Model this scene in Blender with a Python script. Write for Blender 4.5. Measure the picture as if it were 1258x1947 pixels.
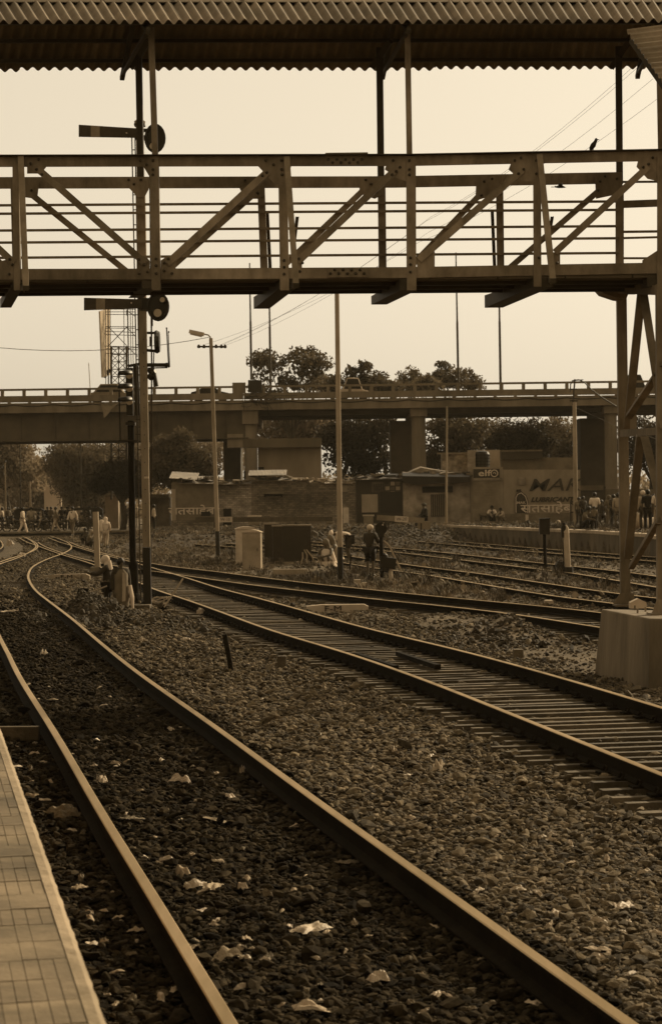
import bpy, math, random
import numpy as np
from mathutils import Vector, Matrix, noise
random.seed(7); np.random.seed(7)
for o in list(bpy.data.objects): bpy.data.objects.remove(o)
scene = bpy.context.scene
COL = scene.collection
R = math.radians
# ------------------------------------------------------------- camera
H = 2.3; F = 4000.0; CX = 629.0; CY = 973.5
ROLL = R(0.77); PITCH = math.atan(18.5/F)
_r0 = Vector((1,0,0)); _f = Vector((0, math.cos(PITCH), -math.sin(PITCH))); _u0 = Vector((0, math.sin(PITCH), math.cos(PITCH)))
_r = math.cos(ROLL)*_r0 - math.sin(ROLL)*_u0
_u = math.sin(ROLL)*_r0 + math.cos(ROLL)*_u0
cd = bpy.data.cameras.new('camera'); cam = bpy.data.objects.new('camera', cd); COL.objects.link(cam)
cam.matrix_world = Matrix(((_r.x,_u.x,-_f.x,0),(_r.y,_u.y,-_f.y,0),(_r.z,_u.z,-_f.z,H),(0,0,0,1)))
cd.sensor_fit = 'VERTICAL'; cd.sensor_height = 36.0; cd.lens = F/1947*36
cd.clip_start = .1; cd.clip_end = 6000
cd.dof.use_dof = True; cd.dof.focus_distance = 28; cd.dof.aperture_fstop = 7.0
scene.camera = cam
# ------------------------------------------------------------- light
SUN_EL = R(29); SUN_AZ = R(44)       # azimuth measured from +Y (into the picture) towards +X
w = bpy.data.worlds.new('World'); scene.world = w; w.use_nodes = True
nt = w.node_tree; nt.nodes.clear()
sky = nt.nodes.new('ShaderNodeTexSky'); sky.sky_type = 'NISHITA'; sky.sun_disc = False
sky.sun_elevation = SUN_EL; sky.sun_rotation = SUN_AZ; sky.air_density = 2.0; sky.dust_density = 2.5; sky.ozone_density = 1.0
bw = nt.nodes.new('ShaderNodeRGBToBW')
tn = nt.nodes.new('ShaderNodeMix'); tn.data_type = 'RGBA'; tn.blend_type = 'MULTIPLY'; tn.inputs[0].default_value = 1
tn.inputs[7].default_value = (1.0, .862, .645, 1)
bg = nt.nodes.new('ShaderNodeBackground'); bg.inputs[1].default_value = .12
wo = nt.nodes.new('ShaderNodeOutputWorld')
pw = nt.nodes.new('ShaderNodeMath'); pw.operation = 'POWER'; pw.inputs[1].default_value = .42      # thick haze evens the sky out
ml = nt.nodes.new('ShaderNodeMath'); ml.operation = 'MULTIPLY'; ml.inputs[1].default_value = 2.95
nt.links.new(sky.outputs[0], bw.inputs[0]); nt.links.new(bw.outputs[0], pw.inputs[0]); nt.links.new(pw.outputs[0], ml.inputs[0]); nt.links.new(ml.outputs[0], tn.inputs[6])
nt.links.new(tn.outputs[2], bg.inputs[0]); nt.links.new(bg.outputs[0], wo.inputs[0])
sd = bpy.data.lights.new('sun', 'SUN'); sd.energy = 5.0; sd.angle = R(.6); sd.color = (1, .86, .62)
so = bpy.data.objects.new('sun', sd); COL.objects.link(so)
sdir = Vector((math.sin(SUN_AZ)*math.cos(SUN_EL), math.cos(SUN_AZ)*math.cos(SUN_EL), math.sin(SUN_EL)))
so.rotation_euler = sdir.to_track_quat('Z','Y').to_euler(); so.location = (0,0,40)
vs = scene.view_settings; vs.view_transform = 'Standard'; vs.look = 'None'; vs.gamma = 1; vs.exposure = 0.16
scene.cycles.max_bounces = 6; scene.cycles.diffuse_bounces = 3; scene.cycles.volume_bounces = 0
scene.cycles.use_denoising = True
# ------------------------------------------------------------- projection helpers (pixels of the 1258x1947 photograph -> points of the place)
def ray(px, py):
    px=float(px); py=float(py); return _f + (px-CX)/F*_r + (CY-py)/F*_u
HAZE = .00010
CAM = Vector((0,0,H))
def W(px, py, d):
    r = ray(px, py); return CAM + r*float(d/r.y)
def G(px, py, z=0.0):
    r = ray(px, py); return CAM + r*float((z-H)/r.z)
def PL(px, py, y0, k):           # vertical plane Y = y0 + k*X
    r = ray(px, py); t = y0/(r.y-k*r.x); return CAM + r*t
# ------------------------------------------------------------- materials
def sep(v):
    return (v, v*(.712+.08*v), v*(.375+.25*v), 1)
_mats = {}
def M(name, v, v2=None, rough=.85, scale=4.0, bump=.25, metal=0.0, stain=.35, stretch=(1,1,1), spec=.3, bscale=None, rnd=0.0):
    if name in _mats: return _mats[name]
    if v2 is None: v2 = v*.65
    m = bpy.data.materials.new(name); m.use_nodes = True; t = m.node_tree; N = t.nodes; L = t.links
    b = N['Principled BSDF']; b.inputs['Roughness'].default_value = rough; b.inputs['Metallic'].default_value = metal
    b.inputs['Specular IOR Level'].default_value = spec; b.inputs['Specular Tint'].default_value = (.9,.70,.42,1)
    tc = N.new('ShaderNodeNewGeometry'); mp = N.new('ShaderNodeMapping'); mp.inputs['Scale'].default_value = stretch
    L.new(tc.outputs['Position'], mp.inputs[0])
    n1 = N.new('ShaderNodeTexNoise'); n1.inputs['Scale'].default_value = scale; n1.inputs['Detail'].default_value = 9; n1.inputs['Roughness'].default_value = .65
    n2 = N.new('ShaderNodeTexNoise'); n2.inputs['Scale'].default_value = scale*.17; n2.inputs['Detail'].default_value = 4
    L.new(mp.outputs[0], n1.inputs[0]); L.new(mp.outputs[0], n2.inputs[0])
    cr = N.new('ShaderNodeValToRGB'); cr.color_ramp.elements[0].position = .32; cr.color_ramp.elements[1].position = .68
    cr.color_ramp.elements[0].color = sep(v2); cr.color_ramp.elements[1].color = sep(v)
    L.new(n1.outputs[0], cr.inputs[0])
    mx = N.new('ShaderNodeMix'); mx.data_type = 'RGBA'; mx.blend_type = 'MULTIPLY'
    cr2 = N.new('ShaderNodeValToRGB'); cr2.color_ramp.elements[0].position = .35; cr2.color_ramp.elements[1].position = .65
    k = 1-stain; cr2.color_ramp.elements[0].color = (k,k,k*.95,1); cr2.color_ramp.elements[1].color = (1,1,1,1)
    L.new(n2.outputs[0], cr2.inputs[0]); mx.inputs[0].default_value = 1
    L.new(cr.outputs[0], mx.inputs[6]); L.new(cr2.outputs[0], mx.inputs[7])
    out = mx.outputs[2]
    if rnd:
        oi = N.new('ShaderNodeObjectInfo'); mr = N.new('ShaderNodeMapRange'); mr.inputs[3].default_value = 1-rnd; mr.inputs[4].default_value = 1+rnd
        L.new(oi.outputs['Random'], mr.inputs[0]); m2 = N.new('ShaderNodeMix'); m2.data_type='RGBA'; m2.blend_type='MULTIPLY'; m2.inputs[0].default_value = 1
        L.new(out, m2.inputs[6]); L.new(mr.outputs[0], m2.inputs[7]); out = m2.outputs[2]
    L.new(out, b.inputs['Base Color'])
    if bump:
        n3 = N.new('ShaderNodeTexNoise'); n3.inputs['Scale'].default_value = bscale or scale*6; n3.inputs['Detail'].default_value = 6
        L.new(mp.outputs[0], n3.inputs[0])
        bp = N.new('ShaderNodeBump'); bp.inputs['Strength'].default_value = bump; bp.inputs['Distance'].default_value = .02
        L.new(n3.outputs[0], bp.inputs['Height']); L.new(bp.outputs[0], b.inputs['Normal'])
    _mats[name] = m; return m
def brick_mat(name, v, v2, mortar):
    m = M(name, v, v2, scale=3, bump=0, stain=.6); t = m.node_tree; N = t.nodes; L = t.links
    b = N['Principled BSDF']; src = b.inputs['Base Color'].links[0].from_socket
    g = N.new('ShaderNodeNewGeometry'); s = N.new('ShaderNodeSeparateXYZ'); c = N.new('ShaderNodeCombineXYZ')
    ad = N.new('ShaderNodeMath'); ad.operation='ADD'
    L.new(g.outputs['Position'], s.inputs[0]); L.new(s.outputs[0], ad.inputs[0]); L.new(s.outputs[1], ad.inputs[1])
    L.new(ad.outputs[0], c.inputs[0]); L.new(s.outputs[2], c.inputs[1])
    bt = N.new('ShaderNodeTexBrick'); bt.inputs['Scale'].default_value = 1; bt.inputs['Brick Width'].default_value = .30; bt.inputs['Row Height'].default_value = .12
    bt.inputs['Mortar Size'].default_value = .014; bt.inputs['Color1'].default_value = (1,1,1,1); bt.inputs['Color2'].default_value = (.45,.45,.45,1); bt.inputs['Mortar'].default_value = (mortar,)*3+(1,)
    L.new(c.outputs[0], bt.inputs[0])
    mx = N.new('ShaderNodeMix'); mx.data_type='RGBA'; mx.blend_type='MULTIPLY'; mx.inputs[0].default_value = .85
    L.new(src, mx.inputs[6]); L.new(bt.outputs[0], mx.inputs[7]); L.new(mx.outputs[2], b.inputs['Base Color'])
    bp = N.new('ShaderNodeBump'); bp.inputs['Strength'].default_value=.6; bp.inputs['Distance'].default_value=.02; bp.invert = True
    L.new(bt.outputs[1], bp.inputs['Height']); L.new(bp.outputs[0], b.inputs['Normal'])
    return m
# ------------------------------------------------------------- mesh building
class MB:
    def __init__(s): s.v = []; s.f = []; s.mi = []
    def add(s, vs, fs, mi=0):
        n = len(s.v); s.v += [Vector(x) for x in vs]; s.f += [tuple(i+n for i in f) for f in fs]; s.mi += [mi]*len(fs); return s
    def box(s, c, size, rot=None, mi=0):
        c = Vector(c); x,y,z = [k/2 for k in size]
        vs = [Vector(p) for p in ((-x,-y,-z),(x,-y,-z),(x,y,-z),(-x,y,-z),(-x,-y,z),(x,-y,z),(x,y,z),(-x,y,z))]
        if rot is not None: vs = [rot @ p for p in vs]
        return s.add([c+p for p in vs], [(0,3,2,1),(4,5,6,7),(0,1,5,4),(1,2,6,5),(2,3,7,6),(3,0,4,7)], mi)
    def bar(s, p, q, w, h, side=(0,1,0), mi=0, off=(0,0,0)):
        """rectangular bar from p to q; h is measured along 'side', w across it"""
        p = Vector(p)+Vector(off); q = Vector(q)+Vector(off); d = (q-p).normalized(); sd = Vector(side); sd = (sd-d*sd.dot(d)).normalized(); ac = d.cross(sd)
        vs = []
        for e in (p,q):
            for a,b in ((-1,-1),(1,-1),(1,1),(-1,1)): vs.append(e+ac*a*w/2+sd*b*h/2)
        return s.add(vs, [(0,1,2,3),(7,6,5,4),(0,4,5,1),(1,5,6,2),(2,6,7,3),(3,7,4,0)], mi)
    def angle(s, p, q, w, fl, side=(0,1,0), t=.012, flip=1, mi=0, both=False):
        """steel angle: a web facing the viewer plus a flange going back along 'side' at one (or both) edges"""
        p = Vector(p); q = Vector(q); d = (q-p).normalized(); sd = Vector(side); sd = (sd-d*sd.dot(d)).normalized(); ac = d.cross(sd)
        s.bar(p, q, w, t, side, mi)
        for k in ((flip,) if not both else (1,-1)):
            o = ac*(k*(w/2-t/2)) + sd*(fl/2+t*.5+.001)
            s.bar(p+o, q+o, t, fl, side, mi)
        return s
    def tube(s, pts, rad, n=8, mi=0, caps=True):
        pts = [Vector(p) for p in pts]
        if not hasattr(rad,'__len__'): rad = [rad]*len(pts)
        base = len(s.v); prev = None
        for i,p in enumerate(pts):
            d = (pts[min(i+1,len(pts)-1)]-pts[max(i-1,0)]); d = d.normalized() if d.length>1e-9 else Vector((0,0,1))
            if prev is None:
                a = Vector((0,0,1)) if abs(d.z)<.9 else Vector((1,0,0)); u = d.cross(a).normalized()
            else: u = (prev-d*prev.dot(d)); u = u.normalized() if u.length>1e-6 else d.orthogonal().normalized()
            prev = u; v = d.cross(u)
            for k in range(n):
                a = 2*math.pi*k/n; s.v.append(p+(u*math.cos(a)+v*math.sin(a))*rad[i])
        for i in range(len(pts)-1):
            for k in range(n):
                a = base+i*n+k; b = base+i*n+(k+1)%n; s.f.append((a,b,b+n,a+n)); s.mi.append(mi)
        if caps:
            s.f.append(tuple(base+k for k in range(n))[::-1]); s.f.append(tuple(base+(len(pts)-1)*n+k for k in range(n))); s.mi += [mi,mi]
        return s
    def prism(s, poly, off, mi=0):
        """closed polygon (3D points) extruded by vector off"""
        n = len(poly); off = Vector(off); a = [Vector(p) for p in poly]
        return s.add(a+[p+off for p in a], [tuple(range(n))[::-1], tuple(range(n,2*n))]+[(i,(i+1)%n,(i+1)%n+n,i+n) for i in range(n)], mi)
    def sphere(s, c, r, n=8, m=6, mi=0, sc=(1,1,1)):
        c = Vector(c); vs=[]; fs=[]
        for j in range(1,m):
            for i in range(n):
                th = math.pi*j/m; ph = 2*math.pi*i/n
                vs.append(c+Vector((math.sin(th)*math.cos(ph)*sc[0],math.sin(th)*math.sin(ph)*sc[1],math.cos(th)*sc[2]))*r)
        vs += [c+Vector((0,0,r*sc[2])), c-Vector((0,0,r*sc[2]))]; T = len(vs)-2
        for j in range(m-2):
            for i in range(n): fs.append((j*n+i,(j+1)*n+i,(j+1)*n+(i+1)%n,j*n+(i+1)%n))
        for i in range(n): fs.append((T,i,(i+1)%n)); fs.append((T+1,(m-2)*n+(i+1)%n,(m-2)*n+i))
        return s.add(vs,fs,mi)
    def mesh(s, name, mats, origin=(0,0,0), smooth=False, bevel=0):
        me = bpy.data.meshes.new(name); o = Vector(origin)
        me.from_pydata([tuple(v-o) for v in s.v], [], s.f)
        for m in (mats if isinstance(mats,(list,tuple)) else [mats]): me.materials.append(m)
        me.polygons.foreach_set('material_index', s.mi)
        if smooth: me.polygons.foreach_set('use_smooth', [True]*len(s.f))
        me.validate(); me.update()
        if smooth: me.set_sharp_from_angle(angle=R(48))
        return me
    def build(s, name, mats, parent=None, world=True, smooth=False, bevel=0):
        """world=True: vertices are world points; the object gets the parent's origin"""
        og = (0,0,0)
        if world:
            if parent is not None:
                og = Vector(parent.location)
                if parent.parent is not None: og = og + Vector(parent.parent.location)
            else:
                xs = [v.x for v in s.v]; ys=[v.y for v in s.v]; zs=[v.z for v in s.v]
                og = Vector(((min(xs)+max(xs))/2,(min(ys)+max(ys))/2,min(zs)))
        o = bpy.data.objects.new(name, s.mesh(name, mats, og, smooth)); COL.objects.link(o)
        if parent is not None: o.parent = parent
        elif world: o.location = og
        if bevel:
            b = o.modifiers.new('bevel','BEVEL'); b.width = bevel; b.segments = 2; b.limit_method = 'ANGLE'
        return o
def E(name, loc=(0,0,0), label=None, cat=None, group=None, rz=0.0):
    o = bpy.data.objects.new(name, None); COL.objects.link(o); o.location = loc; o.rotation_euler = (0,0,rz); o.empty_display_size = .1
    return tag(o, label, cat, group)
def tag(o, label=None, cat=None, group=None, kind=None):
    if label: o['label'] = label
    if cat: o['category'] = cat
    if group: o['group'] = group
    if kind: o['kind'] = kind
    return o
def copy_tree(o, parent=None):
    c = o.copy(); COL.objects.link(c)
    if parent is not None: c.parent = parent
    for ch in list(o.children): copy_tree(ch, c)
    return c
def share(me, name, parent, loc=(0,0,0), rot=(0,0,0), sc=(1,1,1)):
    o = bpy.data.objects.new(name, me); COL.objects.link(o); o.parent = parent; o.location = loc; o.rotation_euler = rot; o.scale = sc; return o
def text_obj(body, name, mat, parent, loc, height, rot=(R(90),0,0), ext=.01, sx=1.0, shear=0.0, bold=0.0, align='CENTER'):
    c = bpy.data.curves.new(name,'FONT'); c.body = body; c.size = height*1.38; c.extrude = ext; c.shear = shear; c.offset = bold
    c.align_x = align; c.align_y = 'CENTER'; c.resolution_u = 3
    o = bpy.data.objects.new(name, c); COL.objects.link(o)
    _texts.append((o, name, mat, parent, Vector(loc), rot, sx)); return o
_texts = []
def flush_texts():
    dg = bpy.context.evaluated_depsgraph_get()
    for o,name,mat,parent,loc,rot,sx in _texts:
        me = bpy.data.meshes.new_from_object(o.evaluated_get(dg)); cu = o.data
        bpy.data.objects.remove(o); me.materials.clear(); me.materials.append(mat); me.name = name
        n = bpy.data.objects.new(name, me); COL.objects.link(n); n.parent = parent
        n.location = loc-Vector(parent.location) - (Vector(parent.parent.location) if parent.parent else Vector()); n.rotation_euler = rot; n.scale = (sx,1,1)
    _texts.clear()
def sstep(a,b,x): t = np.clip((np.asarray(x,float)-a)/(b-a),0,1); return t*t*(3-2*t)
# materials used in many places
m_steel = M('painted_steel', .29,.13, rough=.7, scale=4, bump=.25, stain=.55, stretch=(1,1,.45))
m_steel_dk = M('dark_painted_steel', .05,.03, rough=.6, scale=6, bump=.15)
m_black = M('black_paint', .012,.008, rough=.5, scale=6, bump=.1)
m_rust = M('rusty_steel', .018,.009, rough=.95, scale=14, bump=.4, spec=.05)
m_polish = M('worn_rail_head', .46,.33, rough=.36, scale=9, bump=.05, metal=.75, stretch=(1,.15,1), stain=.35)
m_conc = M('concrete', .26,.17, scale=1.5, bump=.3, stretch=(1,1,.35))
m_conc_dk = M('dark_concrete', .12,.075, scale=1.2, bump=.3, stretch=(1,1,.3))
m_white = M('white_paint', .5,.38, scale=3, bump=.1, stain=.3)
m_wood = M('weathered_sleeper', .13,.05, scale=5, bump=.5, stretch=(1,1,1), rnd=.3)
m_asb = M('cement_sheet', .36,.22, scale=3, bump=.2, stain=.5)
# ============================================================= tracks and ground
GA = 1.745
def zrise(x, y):          # the line climbs to the level crossing on the left
    return .42*sstep(80,145,y)*(1-sstep(-6,6,x))
def Gz(px, py, off=0.0):
    z = off
    for _ in range(12):
        p = G(px,py,z); z = .5*z+.5*(float(zrise(p.x,p.y))+off)
    return G(px,py,z)
def resample(P, step):
    P = [np.array(p) for p in P]
    Q = [2*P[0]-P[1]]+P+[2*P[-1]-P[-2]]; out=[]
    for i in range(1,len(Q)-2):
        p0,p1,p2,p3 = Q[i-1:i+3]; L = np.linalg.norm(p2-p1); n = max(2,int(L/step))
        for k in range(n):
            t=k/n; out.append(.5*((2*p1)+(-p0+p2)*t+(2*p0-5*p1+4*p2-p3)*t*t+(-p0+3*p1-3*p2+p3)*t**3))
    out.append(P[-1]); return np.array(out)
def smooth(P, n):
    for _ in range(n): P[1:-1] = .25*P[:-2]+.5*P[1:-1]+.25*P[2:]
    return P
def make_line(px, step=.9, sm=6):
    P = [tuple(Gz(*q)) for q in px]
    return smooth(resample(P, step), sm)
def offset(P, d):
    d = np.asarray(d,float).reshape(-1,1)
    T = np.gradient(P, axis=0); T[:,2]=0; T /= np.linalg.norm(T,axis=1)[:,None]
    Nn = np.stack([-T[:,1],T[:,0],0*T[:,0]],1); return P+Nn*d
PROF = [(-.036,0),(-.030,.0),(.030,0),(.036,-.006),(.036,-.034),(.011,-.044),(.009,-.125),(.07,-.146),(.07,-.158),(-.07,-.158),(-.07,-.146),(-.009,-.125),(-.011,-.044),(-.036,-.034),(-.036,-.006)]
PROF = [(-.030,0),(.030,0),(.036,-.006),(.036,-.034),(.011,-.044),(.009,-.125),(.07,-.146),(.07,-.158),(-.07,-.158),(-.07,-.146),(-.009,-.125),(-.011,-.044),(-.036,-.034),(-.036,-.006)]
def rail_mesh(P, parent, name='rail'):
    T = np.gradient(P, axis=0); T /= np.linalg.norm(T,axis=1)[:,None]
    Nn = np.stack([-T[:,1],T[:,0],0*T[:,0]],1); mb = MB(); n = len(PROF)
    for p,nn in zip(P,Nn):
        for a,b in PROF: mb.v.append(Vector((p[0]+nn[0]*a, p[1]+nn[1]*a, p[2]+b)))
    for i in range(len(P)-1):
        for k in range(n):
            a=i*n+k; b=i*n+(k+1)%n; mb.f.append((a,a+n,b+n,b)); mb.mi.append(1 if k in (0,1,13) else 0)
    mb.f.append(tuple(range(n))); mb.f.append(tuple(range((len(P)-1)*n, len(P)*n))[::-1]); mb.mi += [0,0]
    return mb.build(name, [m_rust, m_polish], parent)
TR = {}       # name -> centre line
def track(key, pts, side, label, ext0=0, ext1=0):
    P = make_line(pts)
    if ext0:
        d = P[0]-P[1]; d/=np.linalg.norm(d); P = np.vstack([[P[0]+d*ext0*k/8 for k in range(8,0,-1)], P])
    g = np.full(len(P), GA)
    if key=='t1': g = np.interp(P[:,1],[7,10,33,60,90],[1.72,1.70,1.60,1.68,1.745])
    Q = offset(P, side*g)
    C = (P+Q)/2; TR[key] = C
    t = E('railway_track', tuple(C[len(C)//2]-np.array((0,0,.16))), label, 'railway track')
    rail_mesh(P, t); rail_mesh(Q, t)
    return t, P, Q, C
# pixel traces of one rail of each line (photograph coordinates), near to far
t1,P1,Q1,C1 = track('t1', [(1200,1947),(1000,1806),(850,1695),(700,1592),(560,1491),(400,1374),(266,1281),(192,1222),(140,1178),(98,1146),(70,1124),(57,1106),(54,1092),(64,1076),(92,1062),(122,1051),(136,1042),(132,1033),(112,1024),(96,1019)], 1,
   'broad gauge railway track nearest the platform, its dark oily ballast strewn with litter', ext0=9)
t2,P2,Q2,C2 = track('t2', [(1258,1345),(1070,1289),(870,1235),(700,1195),(575,1160),(480,1134),(420,1119),(344,1095),(247,1067),(187,1052),(133,1036),(112,1030),(92,1022)], 1,
   'railway track with close set exposed sleepers running diagonally across the middle of the yard', ext0=12)
t3,P3,Q3,C3 = track('t3', [(1258,1180),(1135,1163),(1000,1149),(820,1133),(700,1120),(600,1110),(453,1092),(400,1085),(334,1078),(250,1064),(190,1050),(150,1038),(132,1030)], 1,
   'turnout track branching off behind the exposed sleepers towards the concrete footing', ext0=8)
t4,P4,Q4,C4 = track('t4', [(1258,1138),(1178,1129),(1018,1106),(909,1090),(800,1077),(690,1061),(594,1047),(500,1038),(430,1033)], 1,
   'rusty yard track just beyond the workers and the ground signals', ext0=8)
t5,P5,Q5,C5 = track('t5', [(1258,1097),(1178,1086),(997,1067),(800,1046),(667,1036),(594,1030),(480,1024)], 1,
   'rusty yard track second from the far platform wall', ext0=8)
t6,P6,Q6,C6 = track('t6', [(1258,1060),(1055,1045),(946,1036),(820,1026),(740,1019),(670,1014)], 1,
   'rusty yard track running along the foot of the far platform wall', ext0=8)
t7,P7,Q7,C7 = track('t7', [(-40,1088),(0,1072),(40,1058),(62,1046),(69,1038),(60,1028),(44,1020)], 1,
   'short curving siding joining at the left before the level crossing', ext0=4)
LINES = [('t1',C1),('t2',C2),('t3',C3),('t4',C4),('t5',C5),('t6',C6),('t7',C7)]
_fine = np.vstack([np.hstack([resample([tuple(p) for p in c[::4]],.5), np.full((len(resample([tuple(p) for p in c[::4]],.5)),1),i)]) for i,(k,c) in enumerate(LINES)])
def nearest(X, Y, sel=None):
    A = _fine if sel is None else _fine[np.isin(_fine[:,3], sel)]
    X = np.asarray(X,float).ravel(); Y = np.asarray(Y,float).ravel()
    D = np.empty(len(X)); Z = np.empty(len(X)); K = np.empty(len(X))
    for s in range(0,len(X),4000):
        dx = X[s:s+4000,None]-A[None,:,0]; dy = Y[s:s+4000,None]-A[None,:,1]; d = dx*dx+dy*dy; i = d.argmin(1)
        D[s:s+4000] = np.sqrt(d[np.arange(len(i)),i]); Z[s:s+4000] = A[i,2]; K[s:s+4000] = A[i,3]
    return D,Z,K
# smooth value noise with numpy
_perm = np.random.RandomState(3).rand(256,256)
def vnoise(x,y):
    xi=np.floor(x).astype(int); yi=np.floor(y).astype(int); xf=x-xi; yf=y-yi; xf=xf*xf*(3-2*xf); yf=yf*yf*(3-2*yf)
    g=lambda a,b:_perm[a%256,b%256]
    return (g(xi,yi)*(1-xf)+g(xi+1,yi)*xf)*(1-yf)+(g(xi,yi+1)*(1-xf)+g(xi+1,yi+1)*xf)*yf-.5
def fbm(x,y,o=4):
    s=0;a=1
    for k in range(o): s=s+a*vnoise(x*2**k+17*k,y*2**k+31*k); a*=.5
    return s
# far platform edge (top level z=.8) seen on the right
PZ = .8
plat_px = [(1400,1031),(1258,1017),(1130,1009),(1000,1004),(900,1000),(850,998),(808,996)]
plat = [np.array(G(px,py,PZ)) for px,py in plat_px]
pe = np.array(plat)
def plat_y(X):       # platform edge Y for X ; points in decreasing X
    return np.interp(X, pe[::-1,0], pe[::-1,1])
MOUNDS = [  # px,py(ground pix), radius x, radius y, height
 (160,1168,1.0,1.3,.52),(330,1190,1.0,1.2,.22),(300,1195,.7,.8,.15),
 (238,1182,.85,1.5,-.8),
 (980,1195,2.2,2.2,.26),(1060,1185,1.2,1.5,.30),(860,1180,1.6,2.0,.18),
 (880,1075,1.4,3,.28),(1060,1100,1.4,3,.3),(960,1065,1.2,2,.25),
 (600,1088,1.6,2.4,.25),(545,1085,1.2,2,.2),(690,1095,2,2.5,.18),(820,1110,1.4,2.0,.2),(770,1085,1.2,2,.3),
 (340,1042,2.2,6,.55),(420,1040,1.8,6,.4),(300,1030,2.6,7,.5),(380,1060,2,4,.25),(250,1048,1.2,4,.3)]
MW = [(G(a,b,-.2),rx,ry,h) for a,b,rx,ry,h in MOUNDS]
def ground_z(X, Y, detail=True):
    X=np.asarray(X,float).ravel(); Y=np.asarray(Y,float).ravel()
    D,Z,K = nearest(X,Y)
    base = -.30+zrise(X,Y)
    # terrain away from the rails
    n1 = fbm(X*.5,Y*.25)*.10*sstep(1.2,3,D)
    z = base+n1
    t1m = (K==0)|(K==6)
    near1 = (1-sstep(1.25,2.6,D))
    z = np.where(t1m, z*(1-near1)+(Z-.155)*near1, z)
    t2m = (K==1)|(K==2)
    near2 = (1-sstep(1.5,1.9,D)); 
    z = np.where(t2m, z*(1-near2)+(Z-.25)*near2, z)
    t4m = (K>=3)&(K<=5)
    near4 = (1-sstep(1.0,2.0,D))
    z = np.where(t4m, z*(1-near4)+(Z-.15)*near4, z)
    # between track 1 and 2 the ballast is heaped level with the rail feet
    D1,Z1,_ = nearest(X,Y,[0]); D2,Z2,_ = nearest(X,Y,[1])
    mid = (1-sstep(2.0,4.4,D1))*sstep(1.7,2.0,D2)*(1-sstep(70,90,Y))
    side = np.where(D1<8, 1, 0)
    z = z*(1-mid)+(-.22+fbm(X*.8,Y*.5)*.05)*mid
    clear = sstep(1.0,1.5,D)
    for c,rx,ry,h in MW:
        g = h*np.exp(-(((X-c.x)/rx)**2+((Y-c.y)/ry)**2)*1.6)
        z += g*(clear if h>0 else sstep(.9,1.3,D1))*(1+.5*fbm(X*2,Y*1.2))
    # embankment behind the yard
    left = 1-sstep(-1,7,X)   # left part rises gently, right part is the platform
    emb = sstep(118,133,Y)
    wl = (X>-12)
    z = np.where(wl, np.maximum(z, z*(1-emb)+.74*emb), z)
    z = np.where((~wl), z*(1-sstep(-.0,1,0*Y))+0, z) if False else z
    # behind the far platform edge
    py_ = plat_y(X); inside = (X>pe[-1,0]-1.0)&(Y>py_+.5)
    z = np.where(inside, PZ-.03+fbm(X*.7,Y*.3)*.02, z)
    # crossing road, level with the rails
    road = (1-sstep(3.0,5.0,np.abs(Y-150)))*(1-sstep(-14,-11,X)); z = z*(1-road)+(.40)*road
    z = np.where(Y>175, np.maximum(z,.3), z)
    if detail: z = z+fbm(X*5,Y*2.5,3)*.018*sstep(.2,.9,D)
    return z
rows=[3.2]
while rows[-1]<420: rows.append(rows[-1]*1.011+.0)
rows=np.array(rows); cols=np.linspace(-1,1,330)
YY=np.repeat(rows[:,None],len(cols),1); XX=cols[None,:]*(YY*.19+3.2)
ZZ=ground_z(XX,YY).reshape(XX.shape)
def grid_mesh(name,X,Y,Z):
    nr,nc=X.shape; me=bpy.data.meshes.new(name); co=np.stack([X,Y,Z],2).reshape(-1,3)
    i=np.arange((nr-1)*(nc-1)); r=i//(nc-1); c=i%(nc-1); a=r*nc+c
    q=np.stack([a,a+1,a+nc+1,a+nc],1)
    me.vertices.add(len(co)); me.vertices.foreach_set('co',co.ravel()); me.loops.add(q.size); me.loops.foreach_set('vertex_index',q.ravel().astype(np.int32))
    me.polygons.add(len(q)); me.polygons.foreach_set('loop_start',np.arange(0,q.size,4,dtype=np.int32)); me.polygons.foreach_set('use_smooth',np.ones(len(q),bool))
    me.update(calc_edges=True); return me
gm=grid_mesh('ground',XX,YY,ZZ)
# masks: dirt (pale earth) and stain (oily, dark)
def masks(X,Y):
    X=np.asarray(X,float).ravel(); Y=np.asarray(Y,float).ravel()
    D,Z,K=nearest(X,Y); D1,_,_=nearest(X,Y,[0]); D2,_,_=nearest(X,Y,[1])
    # side of track 2: right of it is earth
    nrm=np.zeros(len(X)); A=C2
    for s in range(0,len(X),4000):
        d=(X[s:s+4000,None]-A[None,:,0])**2+(Y[s:s+4000,None]-A[None,:,1])**2; i=d.argmin(1); i=np.clip(i,0,len(A)-2)
        T=A[i+1]-A[i]; nrm[s:s+4000]=T[:,0]*(Y[s:s+4000]-A[i,1])-T[:,1]*(X[s:s+4000]-A[i,0])
    right = nrm<0
    dirt=np.where(right, sstep(1.9,3.0,D2+.8*fbm(X*1.2,Y*.5)), 0)
    dirt=np.where(right&(D<1.6), .45, dirt)
    far=sstep(60,85,Y)*.6; dirt=np.clip(np.maximum(dirt, far*sstep(1,2,D)),0,1)
    for c,rx,ry,h in MW[:3]:
        dirt=np.maximum(dirt,np.exp(-(((X-c.x)/rx)**2+((Y-c.y)/ry)**2)*1.5))
    stain=(1-sstep(.95,1.35,D1+.25*fbm(X*1.5,Y*.7)))*(1-.6*sstep(35,60,Y))
    leftside=(X<np.interp(Y,Q1[:,1],Q1[:,0])+.1)&(Y<40)
    stain=np.where(leftside,.9,stain)
    stain=np.maximum(stain,.75*sstep(80,108,Y)*(X>-11))
    for cx_,cy_ in ((236,1180),(160,1160)):
        c=G(cx_,cy_,-.2); stain=np.maximum(stain,1.0*np.exp(-(((X-c.x)/1.0)**2+((Y-c.y)/1.8)**2)))
    return dirt,stain
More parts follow.
